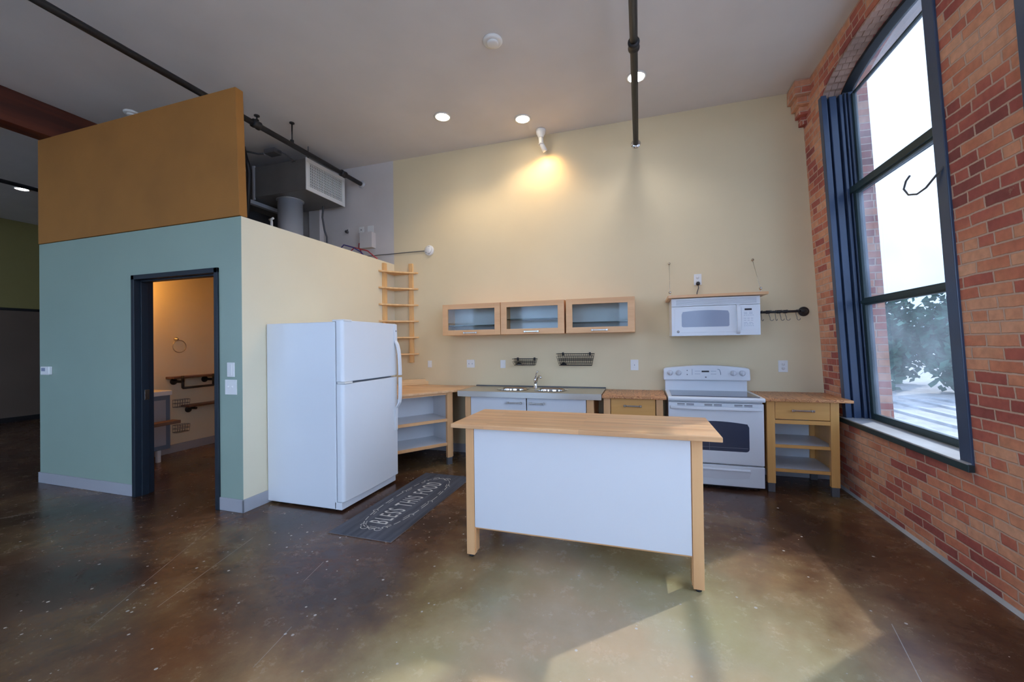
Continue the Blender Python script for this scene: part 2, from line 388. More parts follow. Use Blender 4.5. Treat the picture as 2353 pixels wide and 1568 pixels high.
M_ = dict(
    ceil=paint('ceiling_paint', (.70, .67, .65), .9),
    cream=paint('cream_wall_paint', (.73, .605, .385), .75, var=.02),
    cream_booth=paint('pale_cream_wall_paint', (.79, .70, .50), .7, var=.02),
    lilac=paint('grey_primer_wall', (.62, .57, .54), .85, var=.05),
    green=paint('blue_green_wall_paint', (.29, .38, .31), .36, var=.03),
    olive=paint('olive_wall_paint', (.26, .22, .08), .8),
    brownwall=paint('brown_wall_paint', (.14, .10, .075), .8),
    whitewall=paint('off_white_wall', (.55, .53, .49), .8),
    fiber=paint('brown_fibreboard', (.33, .135, .022), .75, .5, 90, .10),
    base=paint('grey_rubber_baseboard', (.38, .38, .40), .4),
    white=paint('white_enamel', (.76, .78, .80), .28, 0, var=.01),
    whitepl=paint('white_plastic', (.78, .77, .74), .4, 0, var=.01),
    lam=paint('white_laminate', (.70, .71, .73), .3, 0, var=.01),
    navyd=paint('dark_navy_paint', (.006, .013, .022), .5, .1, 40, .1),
    black=paint('black_iron', (.012, .012, .014), .5, .3, 60),
    blk_gloss=paint('black_plastic', (.01, .01, .012), .3, 0),
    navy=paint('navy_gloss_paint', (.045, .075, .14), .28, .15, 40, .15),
    darksash=paint('dark_green_sash', (.02, .045, .05), .4, .2, 40, .1),
    sill=paint('worn_grey_sill', (.42, .43, .44), .55, .6, 30, .25),
    birch=wood('birch_wood', (.70, .37, .16), (.80, .46, .21), 2, 1.2, .38),
    birchx=wood('birch_wood_long', (.70, .37, .16), (.81, .46, .21), 0, 1.2, .38),
    birchtop=wood('birch_butcher_block', (.70, .37, .17), (.86, .53, .27), 0, 2, .30, stave=.045),
    yellowbirch=wood('yellowed_birch', (.68, .335, .09), (.78, .42, .13), 2, 1.2, .38),
    yellowbirchx=wood('yellowed_birch_long', (.68, .335, .09), (.78, .42, .13), 0, 1.2, .38),
    pine=wood('pine_board', (.70, .40, .16), (.84, .54, .24), 2, 1.6, .5),
    pinex=wood('pine_board_long', (.72, .44, .19), (.86, .58, .28), 0, 1.6, .5),
    oak=oak_strip('oak_strip_grain'),
    beam=wood('dark_red_beam_wood', (.055, .012, .006), (.15, .032, .012), 1, .8, .5),
    darkwood=wood('dark_shelf_wood', (.07, .03, .018), (.20, .10, .06), 1, 2, .5),
    steel=steel('brushed_steel', (.62, .57, .50), .30),
    chrome=steel('chrome', (.75, .75, .75), .07),
    nickel=steel('satin_nickel', (.55, .51, .45), .25),
    galv=paint('galvanised_sheet', (.60, .62, .66), .28, .1, 20, .1, metal=.45),
    darkgalv=paint('dark_sheet_metal', (.17, .165, .16), .45, .2, 30, .2, metal=.3),
    foot=paint('grey_foot', (.10, .10, .105), .5, 0),
    ducthid=paint('dark_unit_cabinet', (.035, .035, .038), .6),
    knob=paint('knob_plastic', (.72, .74, .78), .3, 0),
    grey=paint('grey_print', (.25, .27, .31), .5, 0),
    cool=paint('black_glass_cooktop', (.045, .055, .09), .06, 0, spec=.8),
    oven=paint('oven_window_glass', (.045, .06, .10), .08, 0, spec=.6),
    mwin=paint('microwave_window', (.30, .34, .43), .25, 0),
    pane=glass('window_pane', (.97, .99, 1), haze=.03), dimmed_dusty=glass('dimmed_dusty_window_pane', (.47, .485, .50), haze=.035),  # kitchen window glass also darkened in its tint to dim the bright sky
    cabpane=glass('cabinet_pane', (.93, .96, .95)),
    shelfglass=paint('glass_shelf_edge', (.03, .06, .05), .15, 0),
    lamp=emit('lamp_warm', (1, .86, .66), 22),
    lampb=emit('bathroom_globe', (1, .55, .18), 5), lampc=emit('lamp_cool', (.95, .95, 1), 22),
    rug=wood('rug_charcoal', (.035, .042, .06), (.085, .095, .125), 1, 2, .75),
    rugprint=paint('rug_print', (.55, .54, .52), .8, 0),
    rugedge=paint('rug_edge', (.16, .13, .12), .8, 0),
    blue=paint('blue_cable', (.05, .04, .20), .4, 0),
    red=paint('red_cable', (.45, .05, .06), .4, 0),
    frost=paint('frosted_blue_glass', (.14, .19, .25), .3, 0),
    brick=brick('old_red_brick'), floor=concrete_floor(),
    plaster=paint('rough_mortar', (.50, .34, .28), .95, 1.0, 14, .35),
)
# ------------------------------------------------------------------ the shell
def wallbox(name, m, *b):
    return struct(MB().box(*b).build(name, M_[m]))
wallbox('floor', 'floor', XF-.2, 2.6, YN-.2, YL+.2, -.15, 0)
wallbox('ceiling', 'ceil', XF-.2, 2.25, YN-.2, YL+.2, H, H+.2)
# back wall: cream kitchen part and the primer-grey part above the booth
wallbox('wall_back', 'cream', XB, 2.2, D, D+.2, 0, H)
wallbox('wall_back_loft', 'lilac', XG, XB, D, D+.2, 0, H)
wallbox('wall_left', 'olive', XF-.2, XF, YN, YL, 2.30, H)
wallbox('wall_left_lower', 'brownwall', XF-.2, XF+.01, YN, YL, 0, 2.26)
struct(MB().box(XF, XF+.035, YN, YL, 2.255, 2.305).build('trim_1', M_['black']))
struct(MB().box(XF+.01, XF+.025, YN, YL, 0, .10).build('baseboard_left', M_['black']))
wallbox('wall_far', 'olive', XF, XG, YL, YL+.2, 0, H)
wallbox('wall_passage', 'olive', XG, XG+.1, D+.2, YL, 0, H)
RWIN = [(-10.8, -9.2), (-7.3, -5.7), (-4.0, -2.4), (-.7, .9)]
mb = MB(); xs_ = [XF] + [v for w in RWIN for v in w] + [2.2]
for i in range(0, len(xs_), 2): mb.box(xs_[i], xs_[i+1], YN-.2, YN, 0, H)
for a, b in RWIN: mb.box(a, b, YN-.2, YN, 0, .7).box(a, b, YN-.2, YN, 3.7, H)
struct(mb.build('wall_rear', M_['whitewall']))

# ---- brick wall with arched openings
WIN = [(3.04, 4.60), (1.00, 2.53), (-1.06, .47), (-3.12, -1.59)]
ZS, ZSP, RISE = .70, 3.74, .20
WTH = .38
def arch_z(y, y0, y1, extra=0):
    k = (y-(y0+y1)/2)/((y1-y0)/2)
    return ZSP + extra + RISE*math.sqrt(max(0, 1-k*k*.96)) - RISE*.2 if abs(k) <= 1.0001 else ZSP
def sheared(mb):  # lean of the old wall
    for p in mb.v: p.x += -TT*p.z
    return mb
def brick_wall():
    mb = MB()
    ys = [YN]
    for y0, y1 in sorted(WIN): ys += [y0, y1]
    ys.append(D+.2)
    def bx(y0, y1, z0, z1): mb.box(RW, RW+WTH, y0, y1, z0, z1)
    for i in range(0, len(ys), 2): bx(ys[i], ys[i+1], 0, H)
    for y0, y1 in WIN:
        bx(y0, y1, 0, ZS)
        n = 18
        top = [(y0+(y1-y0)*i/n) for i in range(n+1)]
        poly = [(y, arch_z(y, y0, y1)) for y in top] + [(y1, H), (y0, H)]
        mb.prism(poly, 0, RW, RW+.24)
        poly = [(y, min(arch_z(y, y0, y1)+.13, H-.01)) for y in top] + [(y1, H), (y0, H)]
        mb.prism(poly, 0, RW+.24, RW+WTH)
    return struct(sheared(mb).build('wall_right', M_['brick']))
brick_wall()
# rough mortar soffit of each arch
for y0, y1 in WIN[:2]:
    mb = MB(); n = 22
    pts = [(y0+.002+(y1-y0-.004)*i/n) for i in range(n+1)]
    random.seed(3)
    for k in range(3):      # three ragged rings of rowlock brick ends
        pts = [(y0+.002+(y1-y0-.004)*i/44) for i in range(45)]
        lo = [(y, arch_z(y, y0, y1)-.004-(.016 if i % 2 else .002)-random.random()*.008) for i, y in enumerate(pts)]; hi = [(y, arch_z(y, y0, y1)+.01) for y in pts]
        mb.prism(lo+hi[::-1], 0, RW+.008+k*.047, RW+.052+k*.047)
    struct(sheared(mb).build('trim_3', M_['plaster']))
# mortar skim line at the foot of the brick wall
struct(MB().prism([(RW-.018, 0), (RW+.01, 0), (RW+.01, .022), (RW-.006, .022)], 1, YN, D).build('baseboard_right', M_['sill']))
for p in []: pass
# corbel: four stepped courses under the ceiling in the corner
mb = MB()
for i, (dx, z0, z1) in enumerate(((.035, 3.70, 3.78), (.065, 3.78, 3.86), (.10, 3.86, 3.94), (.135, 3.94, 4.09))):
    mb.box(bx_(3.9)-.005-dx, bx_(3.9)+.05, D-.02-.055*(i+1), D, z0, z1)
struct(mb.build('trim_2', M_['brick'], bevel=.006))

# ---- windows
def window(idx, y0, y1, PM='pane'):
    root = struct(bpy.data.objects.new('window_%d' % idx, None)); C.objects.link(root)
    P = lambda mb, n, m, bev=.004: sheared(mb).build(n, M_[m], root, bev)
    cw = .09
    # flat casing boards against the brick
    for a, b in ((y0-.002, y0+cw), (y1-cw*.75, y1+.002)):
        P(MB().box(RW-.014, RW+.03, a, b, ZS, ZSP+.02), 'casing', 'navy')
    # stepped jamb lining on both sides
    for s, yy in ((1, y1), (-1, y0)):
        mb = MB()
        mb.box(RW+.004, RW+.24, yy-s*.022, yy, ZS+.02, ZSP)
        mb.box(RW+.006, RW+.036, yy-s*.060, yy-s*.02, ZS+.02, ZSP)
        mb.box(RW+.050, RW+.106, yy-s*.068, yy-s*.02, ZS+.02, ZSP)
        mb.box(RW+.124, RW+.150, yy-s*.078, yy-s*.02, ZS+.02, ZSP)
        mb.box(RW+.160, RW+.176, yy-s*.088, yy-s*.02, ZS+.02, ZSP)
        mb.box(RW+.184, RW+.24, yy-s*.100, yy-s*.02, ZS+.02, ZSP)
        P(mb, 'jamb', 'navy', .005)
    # arched head
    n = 20; ya, yb = y0+.002, y1-.002
    pts = [ya+(yb-ya)*i/n for i in range(n+1)]
    top = [(y, arch_z(y, y0, y1)-.018) for y in pts]
    bot = [(min(max(y, ya+.06), yb-.06), arch_z(y, y0, y1)-.045) for y in pts]
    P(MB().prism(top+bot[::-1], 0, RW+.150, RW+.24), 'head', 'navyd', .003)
    # sill board and its apron
    P(MB().box(RW-.035, RW+.25, y0, y1+.03, ZS, ZS+.022), 'window_sill', 'sill')
    P(MB().box(RW-.038, RW-.005, y0-.01, y1+.03, ZS-.03, ZS+.014), 'apron', 'darksash')
    ia, ib = y0+.095, y1-.095
    # upper sash, outer track
    def sash(name, n0, n1, z0, z1, st, rb, rtp, mat='darksash'):
        mb = MB()
        mb.box(RW+n0, RW+n1, ia, ia+st, z0, z1); mb.box(RW+n0, RW+n1, ib-st, ib, z0, z1)
        mb.box(RW+n0, RW+n1, ia+st, ib-st, z0, z0+rb)
        if rtp: mb.box(RW+n0, RW+n1, ia+st, ib-st, z1-rtp, z1)
        f = P(mb, name, mat)
        g = sheared(MB().box(RW+(n0+n1)/2-.002, RW+(n0+n1)/2+.002, ia+st*.8, ib-st*.8, z0+rb*.6, z1-(rtp or 0)*.6)).build('pane', M_[PM], f)
        return f
    sash('upper_sash', .205, .24, 2.80, 3.72, .030, .05, .012)
    # glass of the arch above the top bar
    pts2 = [ia+(ib-ia)*i/16 for i in range(17)]
    P(MB().prism([(y, arch_z(y, y0, y1)-.048) for y in pts2]+[(ib, 3.725), (ia, 3.725)], 0, RW+.221, RW+.224), 'arch_pane', PM, 0)
    sash('middle_sash', .165, .205, 1.79, 2.84, .045, .035, .055)
    sash('lower_sash', .165, .205, ZS+.025, 1.79, .045, .055, .03)
    # meeting rail, with its light weather strip
    P(MB().box(RW+.15, RW+.24, ia-.05, ib+.05, 2.80, 2.86), 'meeting_rail', 'darksash')
    P(MB().box(RW+.155, RW+.21, ia, ib, 1.775, 1.805), 'cross_rail', 'darksash')
    return root
window(1, *WIN[0], 'dimmed_dusty'); window(2, *WIN[1]); window(3, *WIN[2]); window(4, *WIN[3])
for i, (a, b) in enumerate(RWIN):
    root = struct(bpy.data.objects.new('window_%d' % (5+i), None)); C.objects.link(root)
    for x0, x1, z0, z1, n_ in ((a, a+.07, .7, 3.7, 'stile'), (b-.07, b, .7, 3.7, 'stile'), (a+.07, b-.07, .7, .78, 'rail'), (a+.07, b-.07, 3.62, 3.7, 'rail'), (a+.07, b-.07, 2.18, 2.24, 'rail')):
        MB().box(x0, x1, YN-.14, YN-.08, z0, z1).build(n_, M_['navy'], root, .004)
    MB().box(a+.06, b-.06, YN-.112, YN-.108, .76, 3.64).build('pane', M_['pane'], root)
# exterior brick returns show through the glass: part of the wall mass (WTH)
# bent wire hook screwed to the near casing of the kitchen window
hk = [Vector((bx_(2.44)-.012, 3.06, 2.47)), Vector((bx_(2.4)-.03, 3.10, 2.435)), Vector((bx_(2.4)-.045, 3.165, 2.385)), Vector((bx_(2.4)-.045, 3.25, 2.375)), Vector((bx_(2.4)-.045, 3.335, 2.40)), Vector((bx_(2.4)-.045, 3.385, 2.455)), Vector((bx_(2.4)-.045, 3.36, 2.50)), Vector((bx_(2.4)-.045, 3.32, 2.52))]
MBh = MB(hk[0]); MBh.tube(hk, .006, 8)
o = MBh.build('wire_hook', M_['foot']); o.location = hk[0]
tag(o, 'bent grey wire hook sticking out from the near casing of the kitchen window', 'hook')

# ---- the booth
wt = .12
dx0, dx1, dz = -4.755, -3.60, 2.17   # outside of the door frame
mb = MB()
mb.box(XG, dx0, YB, YB+wt, 0, T); mb.box(dx1, XB-.001, YB, YB+wt, 0, T); mb.box(dx0, dx1, YB, YB+wt, dz, T)
struct(mb.build('wall_booth_front', M_['green']))
wallbox('wall_booth_side', 'cream_booth', XB-wt, XB, YB+.003, D, 0, T)
wallbox('wall_booth_left', 'cream_booth', XG, XG+.08, YB+wt, D, 0, T)
wallbox('ceiling_booth', 'cream_booth', XG+.08, XB-wt, YB+wt, D, T-.10, T-.005)
bi = struct(MB().box(XG+.08, XB-wt, YB+wt, YB+wt+.006, 0, T-.1).build('wall_booth_inner', M_['cream_booth']))
# cut: inner lining only beside and above the door
bi.data.clear_geometry()
tmp = MB().box(XG+.08, dx0, YB+wt, YB+wt+.006, 0, T-.1).box(dx1, XB-wt, YB+wt, YB+wt+.006, 0, T-.1).box(dx0, dx1, YB+wt, YB+wt+.006, dz, T-.1)
bi.data.from_pydata([tuple(p) for p in tmp.v], [], tmp.f)
# baseboards
bh = .115
struct(MB().box(XG-.012, dx0, YB-.012, YB, 0, bh).box(dx1, XB+.012, YB-.012, YB, 0, bh).build('baseboard_front', M_['base'], bevel=.004))
struct(MB().box(XB, XB+.012, YB-.012, D, 0, bh).build('baseboard_side', M_['base'], bevel=.004))
struct(MB().box(XG-.012, XG, YB, D, 0, bh).build('baseboard_passage', M_['base'], bevel=.004))
struct(MB().box(XB, bx_(0), D-.012, D, 0, bh).build('baseboard_back', M_['base'], bevel=.004))
struct(MB().box(XG+.08, XG+.092, YB+wt, D, 0, bh).build('baseboard_booth', M_['base'], bevel=.004))
# door frame (cased opening, door leaf folded away inside)
dr = struct(bpy.data.objects.new('door_1', None)); C.objects.link(dr)
fr_ = .045
mb = MB()
mb.box(dx0, dx0+fr_, YB-.018, YB+wt+.03, 0, dz); mb.box(dx1-fr_, dx1, YB-.018, YB+wt+.03, 0, dz); mb.box(dx0, dx1, YB-.018, YB+wt+.03, dz-fr_, dz)
mb.box(dx0+fr_, dx0+fr_+.014, YB+.035, YB+wt-.02, 0, dz-fr_); mb.box(dx0+fr_, dx1-fr_, YB+.035, YB+wt-.02, dz-fr_-.014, dz-fr_)
mb.build('door_frame', M_['navyd'], dr, .003)
MB().box(dx0+fr_+.012, dx0+fr_+.0175, YB+.06, YB+.10, .94, 1.04).build('strike_plate', M_['nickel'], dr, .001)
mb = MB().box(dx1-fr_-.002, dx1-fr_+.04, YB+wt+.035, YB+wt+.93, .01, dz-fr_-.01)
mb.build('door_leaf', M_['navyd'], dr, .003)

# ------------------------------------------------------------------ big things up high
# fibreboard screen on top of the booth front
mb = MB()
yb2 = YB+.0; th = .075
v = [(-6.272, yb2-.012, T+.004), (XB-.0, yb2-.012, T+.004), (-3.372, yb2-.012, 3.752), (-6.272, yb2-.012, 3.752)]
vv = v + [(x, y+th, z) for x, y, z in v]
mb.add(vv, [(0, 1, 2, 3), (7, 6, 5, 4), (0, 4, 5, 1), (1, 5, 6, 2), (2, 6, 7, 3), (3, 7, 4, 0)])
o = mb.build('fibreboard_screen', M_['fiber'], None, .004)
tag(o, 'tall brown fibreboard panel standing along the top of the blue-green booth wall', 'panel')
o = MB().box(-6.245, -6.02, YN, YL, 3.748, H).build('ceiling_beam', M_['beam'], None, .006)
tag(o, 'dark red timber beam running under the ceiling at the left', 'beam')

def pipe_run(name, label, x, z, r, ya, yb_, coup, hangers, esc=None):
    t = thing(name, label, 'pipe', (x, yb_, z))
    o = (x, yb_, z)
    MB(o).tube([(x, ya, z), (x, yb_, z)], r, 16).build('pipe_length', M_['black'], t)
    for y in coup:
        mb = MB(o).lathe([(r*1.05, -.05), (r*1.5, -.04), (r*1.5, -.02), (r*1.3, 0), (r*1.5, .02), (r*1.5, .04), (r*1.05, .05)], (x, y, z), 1, 16)
        mb.build('coupling', M_['black'], t)
    for y, top in hangers:
        mb = MB(o).tube([(x, y, z+r), (x, y, top)], .0075, 8).lathe([(.001, 0), (.028, -.002), (.028, -.012), (.001, -.014)], (x, y, top), 2, 14).box(x-.014, x+.014, y-.014, y+.014, z+r-.005, z+r+.03)
        mb.build('hanger_rod', M_['black'], t)
    if esc: MB(o).lathe([(r*1.0, -.02), (r*1.75, -.008), (r*1.9, 0)], (x, yb_, z), 1, 24).build('wall_collar', M_[esc], t)
    return t
pipe_run('sprinkler_pipe', 'black sprinkler pipe running over the booth and past the vent box', -3.87, 3.825, .030, YN, D, [3.29, 4.62], [(3.30, 3.93), (3.76, H)], 'galv')
pL = at(1443, 0, 2, 3.80)
pE = at(1461, 331, 1, D)
pipe_run('sprinkler_pipe', 'black pipe over the middle of the kitchen, ending above the microwave', pE.x, 3.80, .030, YN, D, [at(1450, 105, 2, 3.8).y], [], 'chrome')
# passage pipe at far left with its track lamps
o3 = pipe_run('sprinkler_pipe', 'thin black pipe in the far room, left of the booth', -8.4, 3.80, .028, YN, 8.8, [3.1], [(2.93, H)])
for k, (y, a) in enumerate(((3.42, 0), (3.75, 0))):
    pq = at(50 if k == 0 else 84, 434, 2, H); base = (pq.x, pq.y, H-.002)
    t = thing('recessed_light', 'lit ceiling downlight in the far room, %s of the pair' % ('left' if k == 0 else 'right'), 'ceiling light', base, 'far room lights')
    MB(base).lathe([(.095, 0), (.10, -.006), (.078, -.010), (.076, 0)], base, 2, 28).build('trim_ring', M_['whitepl'], t)
    MB(base).lathe([(.075, -.004), (.001, -.005)], base, 2, 24).build('lens', M_['lampc'], t)

# recessed lights in the kitchen
LR = []
def recessed(u, v, mat, label, e, col):
    p = at(u, v, 2, H); base = (p.x, p.y, H-.001)
    t = thing('recessed_light', label, 'ceiling light', base, 'lit recessed kitchen lights')
    MB(base).lathe([(.095, 0), (.098, -.006), (.080, -.009), (.078, 0)], base, 2, 32).build('trim_ring', M_['whitepl'], t)
    MB(base).lathe([(.079, -.004), (.05, -.012), (.001, -.016)], base, 2, 28).build('lens', M_[mat], t)
    ld = bpy.data.lights.new('recessed_lamp', 'SPOT'); ld.energy = e; ld.spot_size = math.radians(125); ld.spot_blend = .6; ld.shadow_soft_size = .07; ld.color = col
    lo = bpy.data.objects.new('recessed_lamp', ld); C.objects.link(lo); lo.location = (0, 0, -.03); lo.parent = t
    return t
recessed(1017, 268, 'lamp', 'lit round recessed ceiling light nearest the booth', 20, (1, .80, .56))
recessed(1201, 273, 'lamp', 'lit round recessed ceiling light beside the small white spout lamp', 20, (1, .80, .56))
recessed(1462, 176, 'lampc', 'lit cool white recessed ceiling light behind the middle pipe', 16, (.95, .95, 1))

# smoke detector and second sensor
def disc_alarm(name, label, c, ax, sgn, r):
    t = thing(name, label, 'smoke detector', c)
    MB(c).lathe([(r, 0), (r, .012*sgn), (r*.93, .02*sgn), (r*.78, .024*sgn), (.001, .026*sgn)], c, ax, 32).build('body', M_['whitepl'], t)
    MB(c).lathe([(r*.62, .024*sgn), (r*.60, .036*sgn), (r*.5, .040*sgn), (.001, .041*sgn)], c, ax, 28).build('cover', M_['whitepl'], t)
    return t
p = at(1132, 93, 2, H); disc_alarm('smoke_detector', 'round white detector in the middle of the kitchen ceiling', (p.x, p.y, H), 2, -1, .085)
p = at(303, 259, 2, H); disc_alarm('smoke_detector', 'pale round ceiling fitting just above the brown board', (p.x, p.y, H), 2, -1, .075)
# wall mounted round alarm with cable
c = at(987, 576, 1, D); t = disc_alarm('round_alarm', 'round white alarm on the wall above the corner shelf', (c.x, D, c.z), 1, -1, .072)
for a in (80, 215, 280):
    q = (c.x+.05*math.cos(math.radians(a)), D-.042, c.z+.05*math.sin(math.radians(a)))
    MB((c.x, D, c.z)).lathe([(.006, 0), (.006, -.003), (.001, -.003)], (q[0], D-.024 if False else D-.026, q[2]), 1, 10).build('screw', M_['grey'], t)
pts = [at(975, 577, 1, D-.01), at(940, 580, 1, D-.012), at(910, 583, 1, D-.01), at(890, 585, 1, D-.012), at(874, 586, 1, D-.015), at(858, 588, 1, D-.04), at(842, 589, 1, D-.06)]
pts[-1].z = max(pts[-1].z, T+.008)
mb = MB(pts[0]); mb.tube(pts, .006, 8); o = mb.build('alarm_cable', M_['foot']); o.location = pts[0]
tag(o, 'thin dark cable clipped along the wall to the round alarm', 'cable')

# white spout shaped wall washer
c = at(1243, 303, 1, D-.13)
c = Vector((c.x, D-.14, H-.001))
t = thing('wall_washer', 'small white bent spout light on the ceiling washing the cream wall', 'spotlight', tuple(c))
MB(c).lathe([(.058, 0), (.060, -.012), (.055, -.05), (.034, -.09), (.032, -.10)], c, 2, 28).build('canopy', M_['whitepl'], t)
e0 = c + Vector((0, 0, -.10)); e1 = c + Vector((.005, 0, -.17)); e2 = c + Vector((.03, .028, -.225)); e3 = c+Vector((.045, .045, -.255))
MB(c).tube([e0, e1, e2, e3], [.030, .028, .030, .030], 20).build('spout', M_['whitepl'], t)
MB(c).lathe([(.033, 0), (.036, -.006), (.033, -.012)], tuple(e1), 2, 24).build('collar', M_['whitepl'], t)
ld = bpy.data.lights.new('washer_lamp', 'SPOT'); ld.energy = 5; ld.spot_size = math.radians(150); ld.spot_blend = 1; ld.shadow_soft_size = .05; ld.color = (1, .60, .22)
lo = bpy.data.objects.new('washer_lamp', ld); C.objects.link(lo); lo.parent = t; lo.location = (.05, -.02, -.29)
lo.rotation_euler = Vector((0, .55, -.8)).to_track_quat('-Z', 'Y').to_euler()

# ---- air handling on top of the booth
o0 = (-4.5, 4.6, 3.5)
t = thing('vent_plenum', 'grey sheet metal air box with a white grille above the booth', 'vent', o0)
MB(o0).box(-4.95, -4.10, 4.20, 4.90, 3.49, 3.90).build('plenum_box', M_['darkgalv'], t, .004)
mb = MB(o0)
y0, y1, z0, z1 = 4.19, 4.91, 3.485, 3.905
fw_ = .055
mb.box(-4.10, -4.085, y0, y1, z0, z0+fw_).box(-4.10, -4.085, y0, y1, z1-fw_, z1).box(-4.10, -4.085, y0, y0+fw_, z0+fw_, z1-fw_).box(-4.10, -4.085, y1-fw_, y1, z0+fw_, z1-fw_)
g = mb.build('grille_frame', M_['whitepl'], t, .003)
mb = MB(o0)
for i in range(21):
    y = y0+fw_+.012+i*(y1-y0-2*fw_-.02)/20
    mb.box(-4.098, -4.088, y-.005, y+.005, z0+fw_, z1-fw_)
for i in range(9):
    z = z0+fw_+.02+i*(z1-z0-2*fw_-.03)/8
    mb.box(-4.099, -4.094, y0+fw_, y1-fw_, z-.003, z+.003)
mb.build('louvres', M_['whitepl'], g)
MB(o0).box(-4.102, -4.0985, y0+fw_, y1-fw_, z0+fw_, z1-fw_).build('grille_backing', M_['ducthid'], g)
# tapered neck towards the fan unit
a = [(-4.95, 4.20, 3.49), (-4.95, 4.90, 3.49), (-4.95, 4.90, 3.90), (-4.95, 4.20, 3.90)]
b = [(-5.30, 4.25, 3.42), (-5.30, 4.95, 3.42), (-5.30, 4.95, 3.86), (-5.30, 4.25, 3.86)]
MB(o0).add(a+b, [(0, 1, 5, 4), (1, 2, 6, 5), (2, 3, 7, 6), (3, 0, 4, 7), (0, 3, 2, 1), (4, 5, 6, 7)]).build('duct_neck', M_['darkgalv'], t)
MB(o0).box(-5.0, -4.97, 4.19, 4.21, 3.46, 3.92).build('seam_strip', M_['galv'], t)
o0 = (-5.6, 4.5, T)
t = thing('air_handler', 'dark air handling unit behind the fibreboard screen', 'air conditioner', o0)
MB(o0).box(-6.05, -5.30, 4.15, 4.95, T+.04, 3.95).build('cabinet', M_['ducthid'], t, .004)
rz0 = at(600, 471, 0, -5.0).z
MB(o0).box(-5.06, -5.0, 3.3, 4.95, rz0-.025, rz0+.025).build('support_rail', M_['galv'], t)
MB(o0).box(-5.06, -5.0, 4.90, 4.95, T, rz0-.025).build('support_post', M_['ducthid'], t)
c0 = (-4.62, 4.45, T)
t = thing('round_duct', 'shiny galvanised round duct standing between booth top and air box', 'duct', c0)
MB(c0).lathe([(.18, 0), (.185, .03), (.165, .10), (.158, .14), (.158, .880)], c0, 2, 36).build('duct_tube', M_['galv'], t)
MB(c0).lathe([(.160, 0), (.163, .01), (.160, .02)], (c0[0], c0[1], T+.30), 2, 36).lathe([(.161, 0), (.166, .01), (.161, .02)], (c0[0], c0[1], T+.13), 2, 36).build('duct_bead', M_['galv'], t)
MB(c0).lathe([(.175, 0), (.172, .012), (.16, .014)], (c0[0], c0[1], T+.87), 2, 36).build('duct_flange', M_['galv'], t)
# hanger rods of the plenum
for k, (x, y) in enumerate(((-4.14, 4.28), )):
    o = MB((x, y, H)).tube([(x, y, H), (x, y, 3.90)], .006, 8).build('threaded_rod', M_['foot']); o.location = (x, y, H)
    tag(o, 'thin steel rod hanging the grey air box from the ceiling', 'rod')
# white capped stub, junction box, cables
q = at(624, 505, 1, 4.0); o = MB((q.x, q.y, T)).tube([(q.x, q.y, T), (q.x, q.y, q.z-.03), (q.x-.01, q.y, q.z)], .016, 10).tube([(q.x-.035, q.y, q.z), (q.x+.03, q.y, q.z+.015)], .014, 10).build('drain_stub', M_['whitepl']); o.location = (q.x, q.y, T)
tag(o, 'white plastic pipe stub standing on the booth top beside the round duct', 'pipe')
q = at(627, 350, 1, 4.1)
t = thing('junction_box', 'small grey electrical box with cables hanging behind the screen edge', 'electrical box', tuple(q))
MB(q).box(q.x-.085, q.x+.085, q.y-.06, q.y+.06, q.z-.03, q.z+.03).build('box', M_['foot'], t, .004)
MB(q).lathe([(.022, 0), (.022, .05), (.014, .05)], (q.x-.135, q.y, q.z), 0, 12).build('connector', M_['galv'], t)
MB(q).tube([q+Vector((-.09, 0, 0)), q+Vector((-.25, 0, .015)), q+Vector((-.42, 0, .07)), q+Vector((-.6, 0, .12))], .012, 8).tube([q+Vector((.08, 0, .01)), q+Vector((.18, .03, -.04)), q+Vector((.30, .07, -.13)), Vector((-4.45, 4.25, 3.905))], .008, 8).build('cable', M_['foot'], t)
q0 = at(560, 330, 1, 4.0)
pts = [at(556, 325, 1, 4.0), at(561, 350, 1, 4.0), at(566, 365, 1, 4.0), at(570, 382, 1, 4.02), at(573, 400, 1, 4.05), at(566, 520, 1, 4.0)]
mb = MB(pts[0]); mb.tube(pts, [.03, .028, .022, .03, .03, .03], 8); o = mb.build('flexible_hose', M_['black']); o.location = pts[0]
tag(o, 'black flexible hose hanging just behind the right end of the screen', 'hose')
# pale riser and hanging cable behind the duct
o = MB((-4.66, D-.1, T)).box(-4.76, -4.56, 4.925, D-.001, T, 3.53).build('riser_duct', M_['lilac'], None, .004); o.location = (-4.66, D-.1, T)
tag(o, 'flat grey vertical duct against the wall behind the air box', 'duct')
pts = [at(743, 470, 1, 4.8), at(741, 500, 1, 4.8), at(746, 530, 1, 4.8), at(751, 545, 1, 4.8)]; pts.append(Vector((pts[-1].x+.01, 4.8, T)))
mb = MB(pts[-1]); mb.tube(pts, .014, 10); o = mb.build('conduit', M_['foot']); o.location = pts[-1]
tag(o, 'dark grey flexible conduit dropping from the air box to the booth top', 'conduit')
